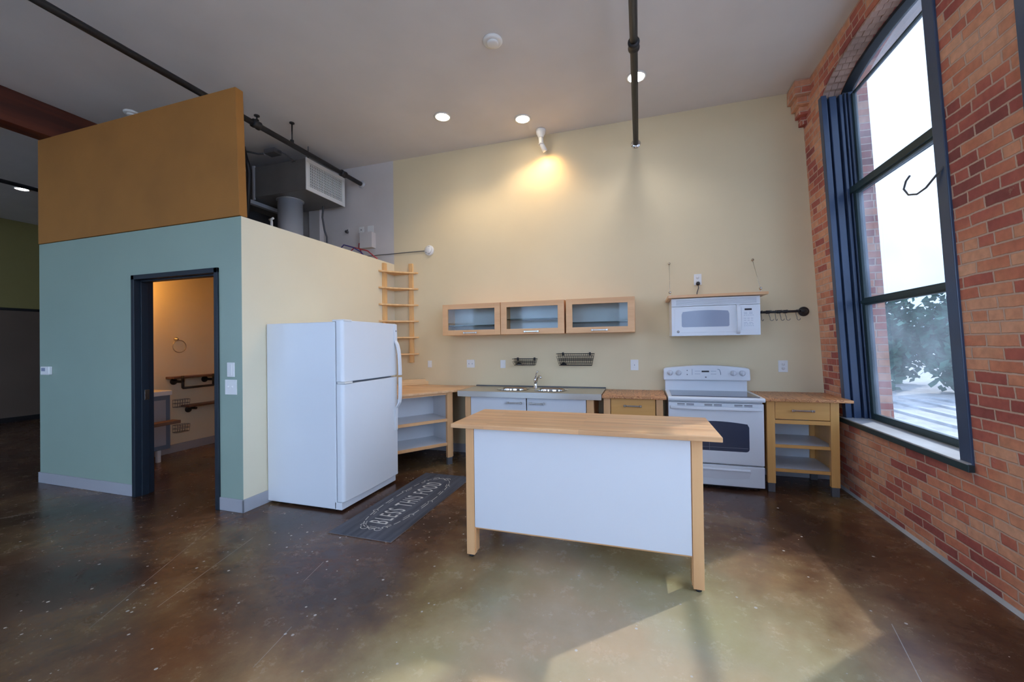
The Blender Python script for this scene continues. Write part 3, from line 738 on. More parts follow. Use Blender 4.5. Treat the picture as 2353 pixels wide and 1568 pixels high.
# wall plates in the loft
def plate(name, label, u, v, w, h_, cat, extra=None, grp=None, y=D, mat='whitepl'):
    c = at(u, v, 1, y); o = (c.x, y, c.z)
    t = thing(name, label, cat, o, grp)
    MB(o).box(c.x-w/2, c.x+w/2, y-.008, y, c.z-h_/2, c.z+h_/2).build('plate', M_[mat], t, .002)
    if extra: extra(t, c, y)
    return t
def knob_extra(t, c, y):
    MB((c.x, y, c.z)).tube([(c.x+.03, y-.008, c.z-.01), (c.x+.03, y-.05, c.z-.01)], .02, 14).tube([(c.x+.03, y-.05, c.z-.01), (c.x+.075, y-.06, c.z+.005)], .008, 8).build('valve', M_['foot'], t)
def hole_extra(t, c, y):
    MB((c.x, y, c.z)).lathe([(.008, 0), (.008, -.004), (.001, -.004)], (c.x, y-.008, c.z), 1, 12).build('jack', M_['black'], t)
plate('junction_plate', 'square blank plate with a small valve on the loft wall', 796, 533, .10, .10, 'wall plate', knob_extra, mat='lilac')
plate('jack_plate', 'square plate with one hole on the loft wall', 831, 529, .085, .09, 'wall plate', hole_extra)
plate('cover_plate', 'square cover plate above the grey metal box on the loft wall', 852, 527, .10, .10, 'wall plate')
c = at(850, 555, 1, D); oo = (c.x, D, c.z)
t = thing('metal_box', 'grey metal electrical box on the loft wall above the booth', 'electrical box', oo)
MB(oo).box(c.x-.10, c.x+.10, D-.09, D, c.z-.11, c.z+.11).build('box', M_['lilac'], t, .003)
MB(oo).box(c.x-.104, c.x+.104, D-.096, D-.09, c.z-.114, c.z+.114).build('cover', M_['lilac'], t, .002)
MB(oo).tube([(c.x-.10, D-.04, c.z-.02), (c.x-.15, D-.05, c.z-.03), (c.x-.155, D-.05, c.z-.09), (c.x-.12, D-.05, c.z-.14), (c.x-.11, D-.05, c.z-.2)], .008, 8).build('cable', M_['red'], t)
for nm_, lb, m, ps in (('blue_cable', 'dark blue cable looping along the booth top', 'blue', [(755, 560), (790, 563), (812, 569), (830, 580), (842, 590)]), ('red_cable', 'red cable looping along the booth top', 'red', [(778, 567), (815, 569), (845, 577), (858, 588), (867, 597)])):
    pts = []
    for i, (u, v) in enumerate(ps):
        q = at(u, v, 1, 4.55 if nm_ == 'blue_cable' else 4.62); pts.append(Vector((q.x, q.y, max(q.z, T+.006))))
    pts[0].z = T+.006; pts[-1].z = T+.006
    # keep the loop above the lid
    mb = MB(pts[0]); mb.tube(pts, .008, 8); o = mb.build(nm_, M_[m]); o.location = pts[0]; tag(o, lb, 'cable')

# ------------------------------------------------------------------ fridge
fo = (-2.9, 3.3, 0)
t = thing('refrigerator', 'white top-freezer refrigerator standing against the cream booth wall', 'refrigerator', fo)
FX0, FX1, FY0, FY1 = -3.325, -2.545, 2.915, 3.735
MB(fo).box(FX0, FX1, FY0, FY1, .02, 1.665).build('body', M_['white'], t, .008)
MB(fo).box(FX1-.0, FX1+.012, FY0+.01, FY1-.01, .10, 1.66).build('gasket', M_['grey'], t)
def fdoor(name, z0, z1):
    prof = []
    x0, x1 = FX1+.012, FX1+.082; r = .03
    ya, yb_ = FY0-.004, FY1+.0
    prof = [(x0, ya), (x0, yb_), (x1-.004, yb_), (x1, yb_-.006)]
    bulge = .012
    for i in range(1, 12):
        k = i/12; prof.append((x1+bulge*math.sin(PI*k), yb_+(ya+r-yb_)*k))
    for i in range(7):
        a = i/6*PI/2; prof.append((x1-r+r*math.cos(a), ya+r-r*math.sin(a)))
    return MB(fo).prism(prof, 2, z0, z1).build(name, M_['white'], t, .005, 2)
d1 = fdoor('freezer_door', 1.135, 1.675); d2 = fdoor('fridge_door', .09, 1.118)
hx = FX1+.082
# handles on the far edge: strip with a bowed grip
def fhandle(par, zs, xs, hw=.022):
    yc = FY1-.035
    pts = [(hx+x, yc, z) for z, x in zip(zs, xs)]
    mb = MB(fo)
    prof = []
    for (x, y, z) in pts: prof.append((x-.010, z))
    outer = [(x+.010, z) for (x, y, z) in pts]
    mb.prism([(a, b) for a, b in prof]+outer[::-1], 1, yc-hw, yc+hw)
    mb.build('handle', M_['white'], par, .004)
fhandle(d1, [1.137, 1.20, 1.30, 1.40, 1.46, 1.50, 1.67], [.058, .058, .054, .045, .028, .006, .002])
fhandle(d2, [1.116, 1.02, .90, .85, .82, .79, .68, .56], [.058, .058, .055, .048, .03, .008, .003, .002])
MB(fo).box(FX1+.02, FX1+.10, FY0-.002, FY0+.10, 1.120, 1.134).build('hinge', M_['whitepl'], t, .002)
MB(fo).box(FX1-.04, FX1+.09, FY0+.01, FY0+.11, 1.666, 1.684).build('hinge_cover', M_['whitepl'], t, .004)
MB(fo).box(FX1-.02, FX1+.055, FY0, FY1-.005, .02, .085).build('kick_grille', M_['white'], t, .004)
MB(fo).box(FX0+.05, FX1-.05, FY0+.05, FY1-.05, 0, .02).build('base', M_['black'], t)
MB(fo).lathe([(.009, 0), (.009, .003), (.001, .003)], (hx+.013, FY1-.035, 1.60), 0, 12).build('badge', M_['grey'], d1)

# ------------------------------------------------------------------ handles shared by drawers
def bar_handle(o, cx_, yf, cz, w, par):
    """flat bar grip with two rounded knuckles, in front of the face y = yf"""
    mb = MB(o)
    mb.box(cx_-w/2+.012, cx_+w/2-.012, yf-.034, yf-.026, cz-.008, cz+.008)
    for s in (-1, 1):
        mb.tube([(cx_+s*(w/2-.01), yf-.001, cz), (cx_+s*(w/2-.01), yf-.034, cz)], .011, 14)
        mb.box(cx_+s*(w/2-.002)-.012, cx_+s*(w/2-.002)+.012, yf-.037, yf-.024, cz-.011, cz+.011)
    return mb.build('handle', M_['nickel'], par, .003)

# ------------------------------------------------------------------ upper glass door cabinets
UC = [(-2.402, -1.622, 1.690, 'glass-door wall cabinet nearest the fridge, its glass shelf set low'), (-1.616, -.836, 1.752, 'middle glass-door wall cabinet, its glass shelf at half height'), (-.816, -.050, 1.690, 'glass-door wall cabinet nearest the microwave')]
zb, zt, yf = 1.565, 1.958, 4.67
for x0, x1, sz, lb in UC:
    o = ((x0+x1)/2, D, zb)
    t = thing('wall_cabinet', lb, 'cabinet', o, 'row of glass-door wall cabinets')
    th = .018
    mb = MB(o).box(x0, x0+th, yf+.02, D, zb, zt).box(x1-th, x1, yf+.02, D, zb, zt).box(x0+th, x1-th, yf+.02, D, zt-th, zt).box(x0+th, x1-th, yf+.02, D, zb, zb+th)
    mb.build('carcass', M_['birchx'], t, .001)
    MB(o).box(x0+th, x1-th, D-.012, D-.002, zb+th, zt-th).build('back_panel', M_['lam'], t)
    MB(o).box(x0+th, x1-th, yf+.05, D-.02, sz-.003, sz+.003).build('glass_shelf', M_['shelfglass'], t)
    sw, rh = .075, .062
    dr_ = MB(o).box(x0+.001, x0+sw, yf, yf+.02, zb, zt).box(x1-sw, x1-.001, yf, yf+.02, zb, zt).box(x0+sw, x1-sw, yf, yf+.02, zt-rh, zt).box(x0+sw, x1-sw, yf, yf+.02, zb, zb+rh+.004).build('door', M_['birchx'], t, .0012)
    MB(o).box(x0+sw-.004, x1-sw+.004, yf+.008, yf+.012, zb+rh, zt-rh+.004).build('pane', M_['cabpane'], dr_)
    bar_handle(o, (x0+x1)/2+.0, yf, zb+.030, .165, dr_)

# ------------------------------------------------------------------ base units
def leg(o, x0, x1, y0, y1, ztop, par, mat='birch', foot=.085, zbot=.085):
    l = MB(o).box(x0, x1, y0, y1, zbot, ztop).build('leg', M_[mat], par, .002)
    if foot: MB(o).box(x0+.004, x1-.004, y0+.004, y1-.004, 0, zbot).build('foot', M_['foot'], l, .002)
    return l
YF = 4.45
# right hand open unit with drawer and oak top
rx0, rx1 = 1.152, 1.735
yb_ = 4.985
o = ((rx0+rx1)/2, 4.7, 0)
t = thing('base_cabinet', 'birch open-shelf cabinet with one drawer beneath an oak-look top in the brick corner', 'cabinet', o)
lw = .068
for a, b in ((rx0, rx0+lw), (rx1-lw, rx1)):
    leg(o, a, b, YF, YF+.045, .873, t, 'yellowbirch'); leg(o, a, b, yb_-.045, yb_, .873, t, 'yellowbirch')
MB(o).box(rx0+.01, rx0+.026, YF+.045, yb_-.045, .19, .873).build('side_panel', M_['yellowbirch'], t)
MB(o).box(rx1-.026, rx1-.01, YF+.045, yb_-.045, .19, .873).build('side_panel', M_['yellowbirch'], t)
MB(o).box(rx0+lw, rx1-lw, yb_-.02, yb_-.012, .19, .873).build('back_panel', M_['lam'], t)
d = MB(o).box(rx0+lw+.003, rx1-lw-.003, YF+.002, YF+.022, .700, .868).build('drawer', M_['yellowbirchx'], t, .002)
MB(o).box(rx0+lw+.01, rx1-lw-.01, YF+.022, yb_-.08, .712, .85).build('drawer_box', M_['lam'], d)
bar_handle(o, 1.443, YF+.002, .787, .165, d)
MB(o).box(rx0+lw, rx1-lw, YF+.004, YF+.03, .655, .692).build('rail', M_['yellowbirchx'], t, .002)
for z in (.425, .195):
    s = MB(o).box(rx0+.026, rx1-.026, YF+.03, yb_-.02, z, z+.030).build('shelf', M_['lam'], t)
    MB(o).box(rx0+lw, rx1-lw, YF+.012, YF+.03, z, z+.030).build('shelf_edge', M_['yellowbirchx'], s, .002)
MB(o).tube([(rx1, YF+.1, .81), (rx1+.035, YF+.1, .81)], .005, 8).build('shelf_pin', M_['chrome'], t)
# slab notched into the brick corner
cz0, cz1 = .873, .900
xr = bx_(.9)-.004
mb = MB((1.5, 4.7, .88)).prism([(1.128, 4.385), (1.822, 4.385), (xr, 4.40), (xr, D-.002), (1.128, D-.002)], 2, cz0+.001, cz1)
w_ = mb.build('worktop', M_['oak'], None, .004); w_.location = (1.5, 4.7, .88)
tag(w_, 'oak-grained worktop between the stove and the brick wall', 'worktop', 'oak-grained worktops')
# middle drawer unit
mx0, mx1 = -.382, .219
o = ((mx0+mx1)/2, 4.7, 0)
t = thing('base_cabinet', 'birch drawer cabinet between the sink and the stove', 'cabinet', o)
for a, b in ((mx0, mx0+.070), (mx1-.068, mx1)):
    leg(o, a, b, YF, YF+.045, .858, t, 'birch'); leg(o, a, b, yb_-.045, yb_, .858, t, 'birch')
MB(o).box(mx0+.01, mx0+.026, YF+.045, yb_-.045, .19, .858).build('side_panel', M_['birch'], t)
MB(o).box(mx1-.026, mx1-.01, YF+.045, yb_-.045, .19, .858).build('side_panel', M_['birch'], t)
for z0, z1 in ((.672, .853), (.435, .665), (.195, .428)):
    d = MB(o).box(mx0+.076, mx1-.076, YF+.004, YF+.024, z0, z1).build('drawer', M_['yellowbirchx'], t, .002)
    MB(o).box(mx0+.09, mx1-.09, YF+.024, yb_-.08, z0+.01, z1-.01).build('drawer_box', M_['lam'], d)
    bar_handle(o, -.083, YF+.004, (z0+z1)/2+.018, .165, d)
mb = MB((-.07, 4.7, .88)).prism([(-.393, 4.385), (.249, 4.385), (.249, D-.002), (-.395, D-.002)], 2, .861, .889)
w_ = mb.build('worktop', M_['oak'], None, .004); w_.location = (-.07, 4.7, .88)
tag(w_, 'oak-grained worktop between the sink and the stove', 'worktop', 'oak-grained worktops')

# sink unit
sx0, sx1 = -2.002, -.479
o = ((sx0+sx1)/2, 4.7, 0)
t = thing('sink_cabinet', 'white two-door cabinet with birch legs under the steel sink top', 'cabinet', o)
for a, b in ((sx0, sx0+.068), (sx1-.085, sx1-.008)):
    leg(o, a, b, YF, YF+.045, .835, t, 'birch'); leg(o, a, b, yb_-.045, yb_, .835, t, 'birch')
for a, b, hx_ in ((sx0+.072, -1.250, -1.384), (-1.238, sx1-.092, -1.114)):
    d = MB(o).box(a, b, YF+.004, YF+.022, .20, .828).build('door', M_['lam'], t, .002)
    bar_handle(o, hx_, YF+.004, .772, .168, d)
MB(o).box(sx0+.01, sx0+.026, YF+.045, yb_-.02, .20, .835).build('side_panel', M_['birch'], t)
MB(o).box(sx1-.03, sx1-.014, YF+.045, yb_-.02, .20, .835).build('side_panel', M_['birch'], t)
MB(o).box(sx0+.03, sx1-.03, YF+.03, yb_-.02, .185, .20).build('bottom_panel', M_['lam'], t)
# steel top with two bowls cut in
o = (-1.24, 4.7, .9)
t = thing('steel_sink', 'long stainless steel sink top with two round-cornered bowls', 'sink', o)
X0, X1, Y0, Y1, ZT = -2.078, -.400, 4.40, D-.03, .900
bowls = [((-1.475, 4.70), .185, .165), ((-1.01, 4.70), .185, .165)]
def bowl_ring(c, a, b, z, n=32, k=1.0):
    r = []
    for i in range(n):
        an = 2*PI*i/n; ca, sa = math.cos(an), math.sin(an); e = .72
        r.append((c[0]+a*k*math.copysign(abs(ca)**e, ca), c[1]+b*k*math.copysign(abs(sa)**e, sa), z))
    return r
def steel_top():
    mb = MB(o)
    xm = (bowls[0][0][0]+bowls[1][0][0])/2
    for (c, a, b), (xa, xb_) in zip(bowls, ((X0, xm), (xm, X1))):
        ring = bowl_ring(c, a, b, ZT)
        n = len(ring); outer = []
        for (x, y, z) in ring:
            dx, dy = x-c[0], y-c[1]
            k = min((xb_-c[0])/dx if dx > 1e-6 else 1e9, (xa-c[0])/dx if dx < -1e-6 else 1e9, (Y1-c[1])/dy if dy > 1e-6 else 1e9, (Y0-c[1])/dy if dy < -1e-6 else 1e9)
            outer.append((c[0]+dx*k, c[1]+dy*k, ZT))
        # snap nearest outer points to the corners
        for cx_, cy_ in ((xa, Y0), (xa, Y1), (xb_, Y0), (xb_, Y1)):
            j = min(range(n), key=lambda q: (outer[q][0]-cx_)**2+(outer[q][1]-cy_)**2); outer[j] = (cx_, cy_, ZT)
        mb.add(ring+outer, [(i, (i+1) % n, n+(i+1) % n, n+i) for i in range(n)])
    # front lip and sides
    mb.box(X0, X1, Y0-.001, Y0+.012, .835, ZT-.0005)
    mb.box(X0, X0+.012, Y0+.012, Y1, .835, ZT-.0005).box(X1-.012, X1, Y0+.012, Y1, .835, ZT-.0005)
    return mb.build('steel_top', M_['steel'], t)
steel_top()
for k, (c, a, b) in enumerate(bowls):
    mb = MB(o); n = 32; rings = []
    for z, kk in ((ZT+.004, 1.03), (ZT+.004, .99), (ZT-.02, .965), (ZT-.13, .93), (ZT-.155, .86), (ZT-.16, .1)):
        rings += bowl_ring(c, a, b, z, n, kk)
    fs = [(i*n+j, i*n+(j+1) % n, (i+1)*n+(j+1) % n, (i+1)*n+j) for i in range(5) for j in range(n)]
    mb.add(rings, fs, True)
    bw = mb.build('bowl', M_['chrome'], t)
    MB(o).lathe([(.035, .002), (.03, .004), (.001, .003)], (c[0], c[1], ZT-.161), 2, 20).build('drain', M_['chrome'], bw)
MB(o).box(X0, X1, Y1, D-.002, ZT-.01, ZT+.012).build('back_seal', M_['foot'], t, .002)
# faucet
f = Vector((-1.232, 4.84, ZT+.001))
t = thing('faucet', 'chrome single-lever kitchen tap behind the steel sink bowls', 'faucet', tuple(f))
MB(f).lathe([(.030, 0), (.030, .008), (.022, .016), (.021, .085), (.024, .09), (.024, .115), (.015, .13), (.001, .133)], f, 2, 24).build('tap_body', M_['chrome'], t)
MB(f).tube([f+Vector((.0, -.01, .06)), f+Vector((.03, -.05, .11)), f+Vector((.055, -.09, .145)), f+Vector((.08, -.13, .16)), f+Vector((.10, -.155, .155)), f+Vector((.105, -.16, .135))], [.014, .013, .012, .012, .013, .014], 14).build('spout', M_['chrome'], t)
MB(f).tube([f+Vector((0, 0, .12)), f+Vector((.005, .0, .155)), f+Vector((.018, -.015, .19)), f+Vector((.04, -.03, .21))], [.012, .010, .008, .009], 12).build('lever', M_['chrome'], t)

# wire baskets on the wall
def basket(name, label, x0, x1, zt_, zb_, inset, seed):
    o = ((x0+x1)/2, D, zt_)
    t = thing(name, label, 'basket', o, 'black wire baskets above the sink')
    yb2, yf2 = D-.012, D-.012-.11
    mb = MB(o); w = .0022
    def rim(z, i, r):
        a = [(x0+i, yb2, z), (x1-i, yb2, z), (x1-i, yf2+i, z), (x0+i, yf2+i, z), (x0+i, yb2, z)]
        for p, q in zip(a, a[1:]): mb.tube([p, q], r, 6)
    rim(zt_, 0, .0035); rim(zb_, inset, .0035)
    for z in (zt_-(zt_-zb_)*.5,): rim(z, inset*.5, w)
    mb.build('frame', M_['black'], t)
    mb = MB(o)
    nx = max(6, int((x1-x0)/.026))
    for i in range(nx+1):
        k = i/nx
        xt = x0+(x1-x0)*k; xb3 = x0+inset+(x1-x0-2*inset)*k
        mb.tube([(xt, yf2, zt_-.03), (xb3, yf2+inset, zb_), (xb3, yb2, zb_), (xt, yb2, zt_)], w*.8, 4)
    nz_ = max(2, int((zt_-zb_)/.024))
    for j in range(1, nz_):
        k = j/nz_; z = zt_+(zb_-zt_)*k; i_ = inset*k
        mb.tube([(x0+i_, yb2, z), (x0+i_, yf2+i_, z), (x1-i_, yf2+i_, z), (x1-i_, yb2, z)], w*.8, 4)
        mb.tube([(x0+i_, yb2, z), (x1-i_, yb2, z)], w*.8, 4)
    mb.build('mesh', M_['black'], t)
    for x in (x0+(x1-x0)*.14, x1-(x1-x0)*.12):
        MB(o).box(x-.011, x+.011, D-.022, D-.001, zt_-.022, zt_+.015).build('hook_clip', M_['black'], t, .004)
    return t
basket('wire_basket', 'small shallow black wire basket, left of the two above the sink', -1.545, -1.245, 1.258, 1.180, .022, 1)
basket('wire_basket', 'large deep black wire basket, right of the two above the sink', -.978, -.530, 1.320, 1.178, .03, 2)
def trinket(name, label, x, z, m2=None):
    o = (x, D-.06, z)
    t = thing(name, label, 'sink strainer', o)
    MB(o).lathe([(.001, 0), (.034, 0), (.040, .010), (.022, .016), (.012, .032), (.001, .034)], o, 2, 20).build('plug', M_['black'], t)
    if m2: MB(o).lathe([(.030, -.003), (.036, .002), (.030, .004)], o, 2, 20).build('rim', M_['chrome'], t)
trinket('sink_plug', 'small black and chrome drain plug lying in the small wire basket', -1.475, 1.185, 1)
trinket('sink_plug', 'black rubber drain plug lying in the large wire basket', -.900, 1.183)

# ------------------------------------------------------------------ corner unit behind the fridge (set diagonally)
P2 = Vector((-2.132, 4.50)); P1 = Vector((-2.566, 3.899)); dv_ = (P2-P1).normalized(); nv = Vector((dv_.y, -dv_.x))   # nv points to the room
Pm = P2
# build in a local frame: x along the front edge (0 at the right tip, negative to the left), y into the corner
def loc_frame(root):
    root.location = (Pm.x, Pm.y, 0)
    root.rotation_euler = (0, 0, math.atan2(dv_.y, dv_.x))
t = thing('corner_cabinet', 'open birch cabinet with white shelves set diagonally in the corner behind the fridge', 'cabinet'); loc_frame(t)
def lleg(x0, x1, y0, y1):
    l = MB().box(x0, x1, y0, y1, .085, .872).build('leg', M_['birch'], t, .002)
    MB().box(x0+.003, x1-.003, y0+.003, y1-.003, 0, .085).build('foot', M_['foot'], l)
lleg(-.115, -.050, .035, .08)
mbx = MB().box(-.050, -.035, .045, .075, .09, .872); mbx.build('leg_rib', M_['birch'], t, .002)
LW = -.92
lleg(LW, LW+.065, .035, .08)
lleg(-.115, -.05, .555, .60) if False else None
for x0 in (-.075, LW+.012):
    MB().box(x0, x0+.014, .08, .52 if x0 > -.5 else .48, .20, .872).build('side_panel', M_['lam'], t)
MB().box(LW+.03, -.075, .505, .515, .20, .872).build('back_panel', M_['lam'], t)
for z in (.522, .232):
    s = MB().box(LW+.026, -.075, .06, .505, z, z+.034).build('shelf', M_['lam'], t)
    MB().box(LW+.065, -.115, .040, .06, z, z+.034).build('shelf_edge', M_['birchx'], s, .002)
MB().box(LW+.065, -.115, .045, .06, .845, .872).build('rail', M_['birchx'], t)
# worktop: diagonal front, edges following both walls
A_ = P1 - dv_*.165
poly = [(P2.x, P2.y), (P2.x+.025, P2.y), (-2.085, D-.002), (XB+.002, D-.002), (XB+.002, A_.y), (A_.x, A_.y)]
mb = MB((-2.7, 4.6, .88)).prism(poly, 2, .873, .900)
w_ = mb.build('worktop', M_['birchtop'], None, .003); w_.location = (-2.7, 4.6, .88)
tag(w_, 'pale birch corner worktop between the fridge and the steel sink', 'worktop')
# loose pine boards stacked on edge on the corner worktop
a3 = at(905, 888, 2, .901); b3 = at(1023, 882, 2, .901)
dB = (Vector((b3.x, b3.y))-Vector((a3.x, a3.y))).normalized(); nB = Vector((-dB.y, dB.x))
def board(label, off, z0, z1, L, m):
    t = MB().box(-L, 0, off, off+.022, 0, z1-z0).build('pine_board', M_[m], None, .003)
    t.location = (b3.x, b3.y, z0); t.rotation_euler = (0, 0, math.atan2(dB.y, dB.x)); tag(t, label, 'board', 'pine boards on the corner worktop')
board('wider pine board standing on edge at the front on the corner worktop', 0, .901, .951, .62, 'pinex')
board('pine board standing on edge behind the first on the corner worktop', .026, .901, .976, .62, 'pinex')

# corner rack of shelves above it
t = thing('corner_shelf', 'tall pine corner shelf with six small tiers above the fridge', 'shelf', (XB, D, 1.2))
o = (XB, D, 1.2)
MB(o).box(-3.078, -3.020, D-.035, D, 1.206, 2.592).build('post', M_['pine'], t, .002)
MB(o).box(XB, XB+.035, 4.715, 4.785, 1.206, 2.575).build('post', M_['pine'], t, .002)
for z in (2.455, 2.232, 2.006, 1.780, 1.556, 1.326):
    pts = [(XB+.001, D-.001), (-2.945, D-.001), (-2.955, D-.025)]
    ax, ay, bx2, by2 = -2.955, D-.03, XB+.03, 4.645
    for i in range(1, 10):
        k = i/10; c_ = .018*math.sin(PI*k)
        pts.append((ax+(bx2-ax)*k-c_*.7, ay+(by2-ay)*k+c_*.7))
    pts += [(bx2, by2), (XB+.001, 4.635)]
    MB(o).prism(pts, 2, z-.010, z+.010).build('tier', M_['pine'], t, .002)

# ------------------------------------------------------------------ range
o = (.69, 4.7, 0)
t = thing('electric_range', 'white freestanding electric stove with glass top and rear control panel', 'stove', o)
ex0, ex1, ey0, ey1 = .262, 1.122, 4.43, 4.97
MB(o).box(ex0+.005, ex1-.005, ey0+.02, ey1, .03, .865).build('body', M_['white'], t, .003)
MB(o).box(ex0+.03, ex1-.03, ey0+.06, ey1, 0, .03).build('base', M_['black'], t)
# cooktop
mb = MB(o)
mb.prism([(ey0-.065, .862), (ey0-.072, .885), (ey0-.06, .902), (ey1, .906), (ey1, .862)], 0, ex0, ex1)
ct = mb.build('cooktop', M_['white'], t, .006)
MB(o).prism([(ex0+.035, ey0-.025), (ex1-.035, ey0-.025), (ex1-.05, ey1-.08), (ex0+.05, ey1-.08)], 2, .902, .9085).build('glass_top', M_['cool'], ct, .002)
# door
dY = 4.415
d = MB(o).box(ex0+.004, ex1-.004, dY-.012, dY+.03, .248, .842).build('oven_door', M_['white'], t, .008)
def win_poly(x0, x1, z0, z1, sag, r=.03, n=14):
    p = []
    for i in range(n+1):
        k = i/n; p.append((x0+r*.5+(x1-x0-r)*k, z1-sag+sag*math.sin(PI*(.12+.76*k))))
    p = [(x0, p[0][1]-.03)] + p + [(x1, p[-1][1]-.03)]
    for i in range(5): a = i/4*PI/2; p.append((x1-r+r*math.cos(a), z0+r-r*math.sin(a)))
    for i in range(5): a = i/4*PI/2; p.append((x0+r-r*math.sin(a), z0+r-r*math.cos(a)))
    return p
wx0, wx1 = .390, .990
MB(o).prism(win_poly(wx0, wx1, .375, .665, .035), 1, dY-.0135, dY-.0115).build('oven_window', M_['oven'], d)
mb = MB(o)
for zz in (.41,): mb.box(wx0+.01, wx1-.01, dY-.0145, dY-.0135, zz-.0012, zz+.0012)
for xx in (.545, .64): mb.box(xx-.001, xx+.001, dY-.0145, dY-.0135, .38, .66)
mb.build('rack_lines', M_['grey'], d)
mb = MB(o)
for i, (a, b) in enumerate(((.35, .42), (.435, .505), (.60, .67), (.685, .755), (.865, .935), (.95, 1.02))):
    mb.box(a, b, dY-.014, dY-.011, .822, .829)
    mb.box(a, b, dY-.014, dY-.011, .812, .816)
mb.build('vent_slots', M_['foot'], d)
hp = [(ex0+.02, dY-.012, .800), (ex0+.04, dY-.05, .798), (.69, dY-.062, .796), (ex1-.04, dY-.05, .798), (ex1-.02, dY-.012, .800)]
hb = [(ex0+.02+ (ex1-ex0-.04)*i/16, dY-.028-.03*math.sin(PI*i/16)**.5) for i in range(17)]
MB(o).prism(hb+[(x, y+.024) for x, y in hb[::-1]], 2, .775, .808).build('door_handle', M_['white'], d, .008)
# storage drawer with scooped pull
dw = MB(o).box(ex0+.004, ex1-.004, dY-.01, dY+.03, .035, .236).build('storage_drawer', M_['white'], t, .006)
pp = [(.40, .195), (.985, .195), (1.0, .18), (.985, .12)] + [(1.0-.6*i/10-.015, .12-.018*math.sin(PI*i/10)) for i in range(1, 10)] + [(.40, .12), (.385, .18)]
MB(o).prism(pp, 1, dY-.0115, dY-.0095).build('pull_recess', M_['lam'], dw, .0008)
mb = MB(o).prism([(dY-.024, .188), (dY-.010, .188), (dY-.010, .206), (dY-.018, .206)], 0, .39, .995).build('pull_lip', M_['white'], dw, .004)
# backguard
MB(o).box(ex0+.005, ex1-.03, 4.915, 4.985, .90, 1.02).build('riser', M_['white'], t, .004)
pg = [(ex0-.012, 1.02), (ex1-.006, 1.02), (ex1-.004, 1.04), (ex1-.008, 1.145)]
n = 14
for i in range(n+1):
    k = i/n; pg.append((ex1-.03-(ex1-ex0-.04)*k, 1.158+.030*math.sin(PI*k)))
pg += [(ex0-.012, 1.145), (ex0-.014, 1.04)]
gd = MB(o).prism(pg, 1, 4.875, 4.985).build('control_panel', M_['white'], t, .012, 3)
yg = 4.873
for kx in (.318, .405, .952, 1.040):
    k = MB(o).lathe([(.030, 0), (.030, -.008), (.024, -.012), (.022, -.03), (.001, -.031)], (kx, yg, 1.103), 1, 24).build('knob', M_['knob'], gd)
    MB(o).box(kx-.005, kx+.005, yg-.042, yg-.028, 1.081, 1.125).build('grip', M_['knob'], k, .003)
MB(o).box(.642, .716, yg-.003, yg+.002, 1.112, 1.128).build('display', M_['blk_gloss'], gd, .001)
mb = MB(o)
for kx in (.495,):
    for z in (1.13, 1.085): mb.lathe([(.005, 0), (.005, -.004), (.001, -.004)], (kx, yg, z), 1, 10)
mb.box(.675, .690, yg-.003, yg+.002, 1.052, 1.062)
mb.build('marks', M_['foot'], gd)
mb = MB(o)
mb.box(.545, .548, yg-.003, yg+.002, 1.08, 1.145); mb.tube([(.80, yg-.001, 1.145), (.82, yg-.001, 1.14), (.828, yg-.001, 1.11), (.83, yg-.001, 1.085)], .0025, 6)
for i in range(4):
    for j in range(2): mb.box(.575+i*.014, .583+i*.014, yg-.003, yg+.002, 1.09+j*.03, 1.094+j*.03); mb.box(.735+i*.014, .743+i*.014, yg-.003, yg+.002, 1.09+j*.03, 1.094+j*.03)
mb.build('button_print', M_['mwin'], gd)

# ------------------------------------------------------------------ microwave and its hanging shelf
sb, st = 1.905, 1.932
yfS = 4.52
o = (.75, D, sb)
t = thing('hanging_shelf', 'birch plank above the microwave hung from two wires', 'shelf', o)
MB(o).box(.287, 1.205, yfS, D-.002, sb, st).build('plank', M_['birchtop'], t, .002)
for (ux, vx), xe in (((1537, 608), .312), ((1727, 599), 1.160)):
    q = at(ux, vx, 1, D); 
    w = MB(o).tube([(q.x, D-.035, q.z), (xe, 4.62, st+.04)], .0022, 6).build('wire', M_['nickel'], t)
    MB(o).tube([(q.x, D, q.z), (q.x, D-.045, q.z)], .006, 8).lathe([(.012, 0), (.014, -.01), (.001, -.018)], (q.x, D-.035, q.z), 1, 14).build('wall_hook', M_['nickel'], t)
    MB(o).tube([(xe, 4.62, st), (xe, 4.62, st+.03)], .004, 8).lathe([(.001, -.014), (.012, -.010), (.014, 0), (.012, .01), (.001, .014)], (xe, 4.62, st+.042), 2, 14).build('eye_bolt', M_['nickel'], t)
o = (.75, D, 1.5)
t = thing('microwave', 'white over-range microwave under the hanging birch plank', 'microwave', o)
m0, m1, mz0, mz1, yfm = .322, 1.148, 1.512, 1.897, 4.60
def front(x, base=yfm): k = (x-m0)/(m1-m0); return base - .028*math.sin(PI*min(max(k, 0), 1))
xs = [m0+(m1-m0)*i/20 for i in range(21)]
def slab(x0, x1, z0, z1, n0, n1, n=12):
    p = [x0+(x1-x0)*i/n for i in range(n+1)]
    return [(x, front(x)-n0) for x in p] + [(x, front(x)-n1) for x in p[::-1]]
MB(o).box(m0+.004, m1-.004, yfm+.02, D-.002, mz0, mz1+.006).build('body', M_['white'], t, .004)
face = MB(o).prism([(x, front(x)-.01) for x in xs]+[(m1, yfm+.03), (m0, yfm+.03)], 2, mz0-.004, 1.815).build('front_panel', M_['white'], t, .004)
MB(o).prism([(x, front(x)-.008) for x in xs]+[(m1, yfm+.03), (m0, yfm+.03)], 2, 1.818, mz1+.004).build('vent_cover', M_['white'], t, .004)
mb = MB(o)
for i in range(5):
    z = 1.832+i*.0115; mb.prism(slab(.37, 1.115, z, z, .0095, .0065), 2, z, z+.003)
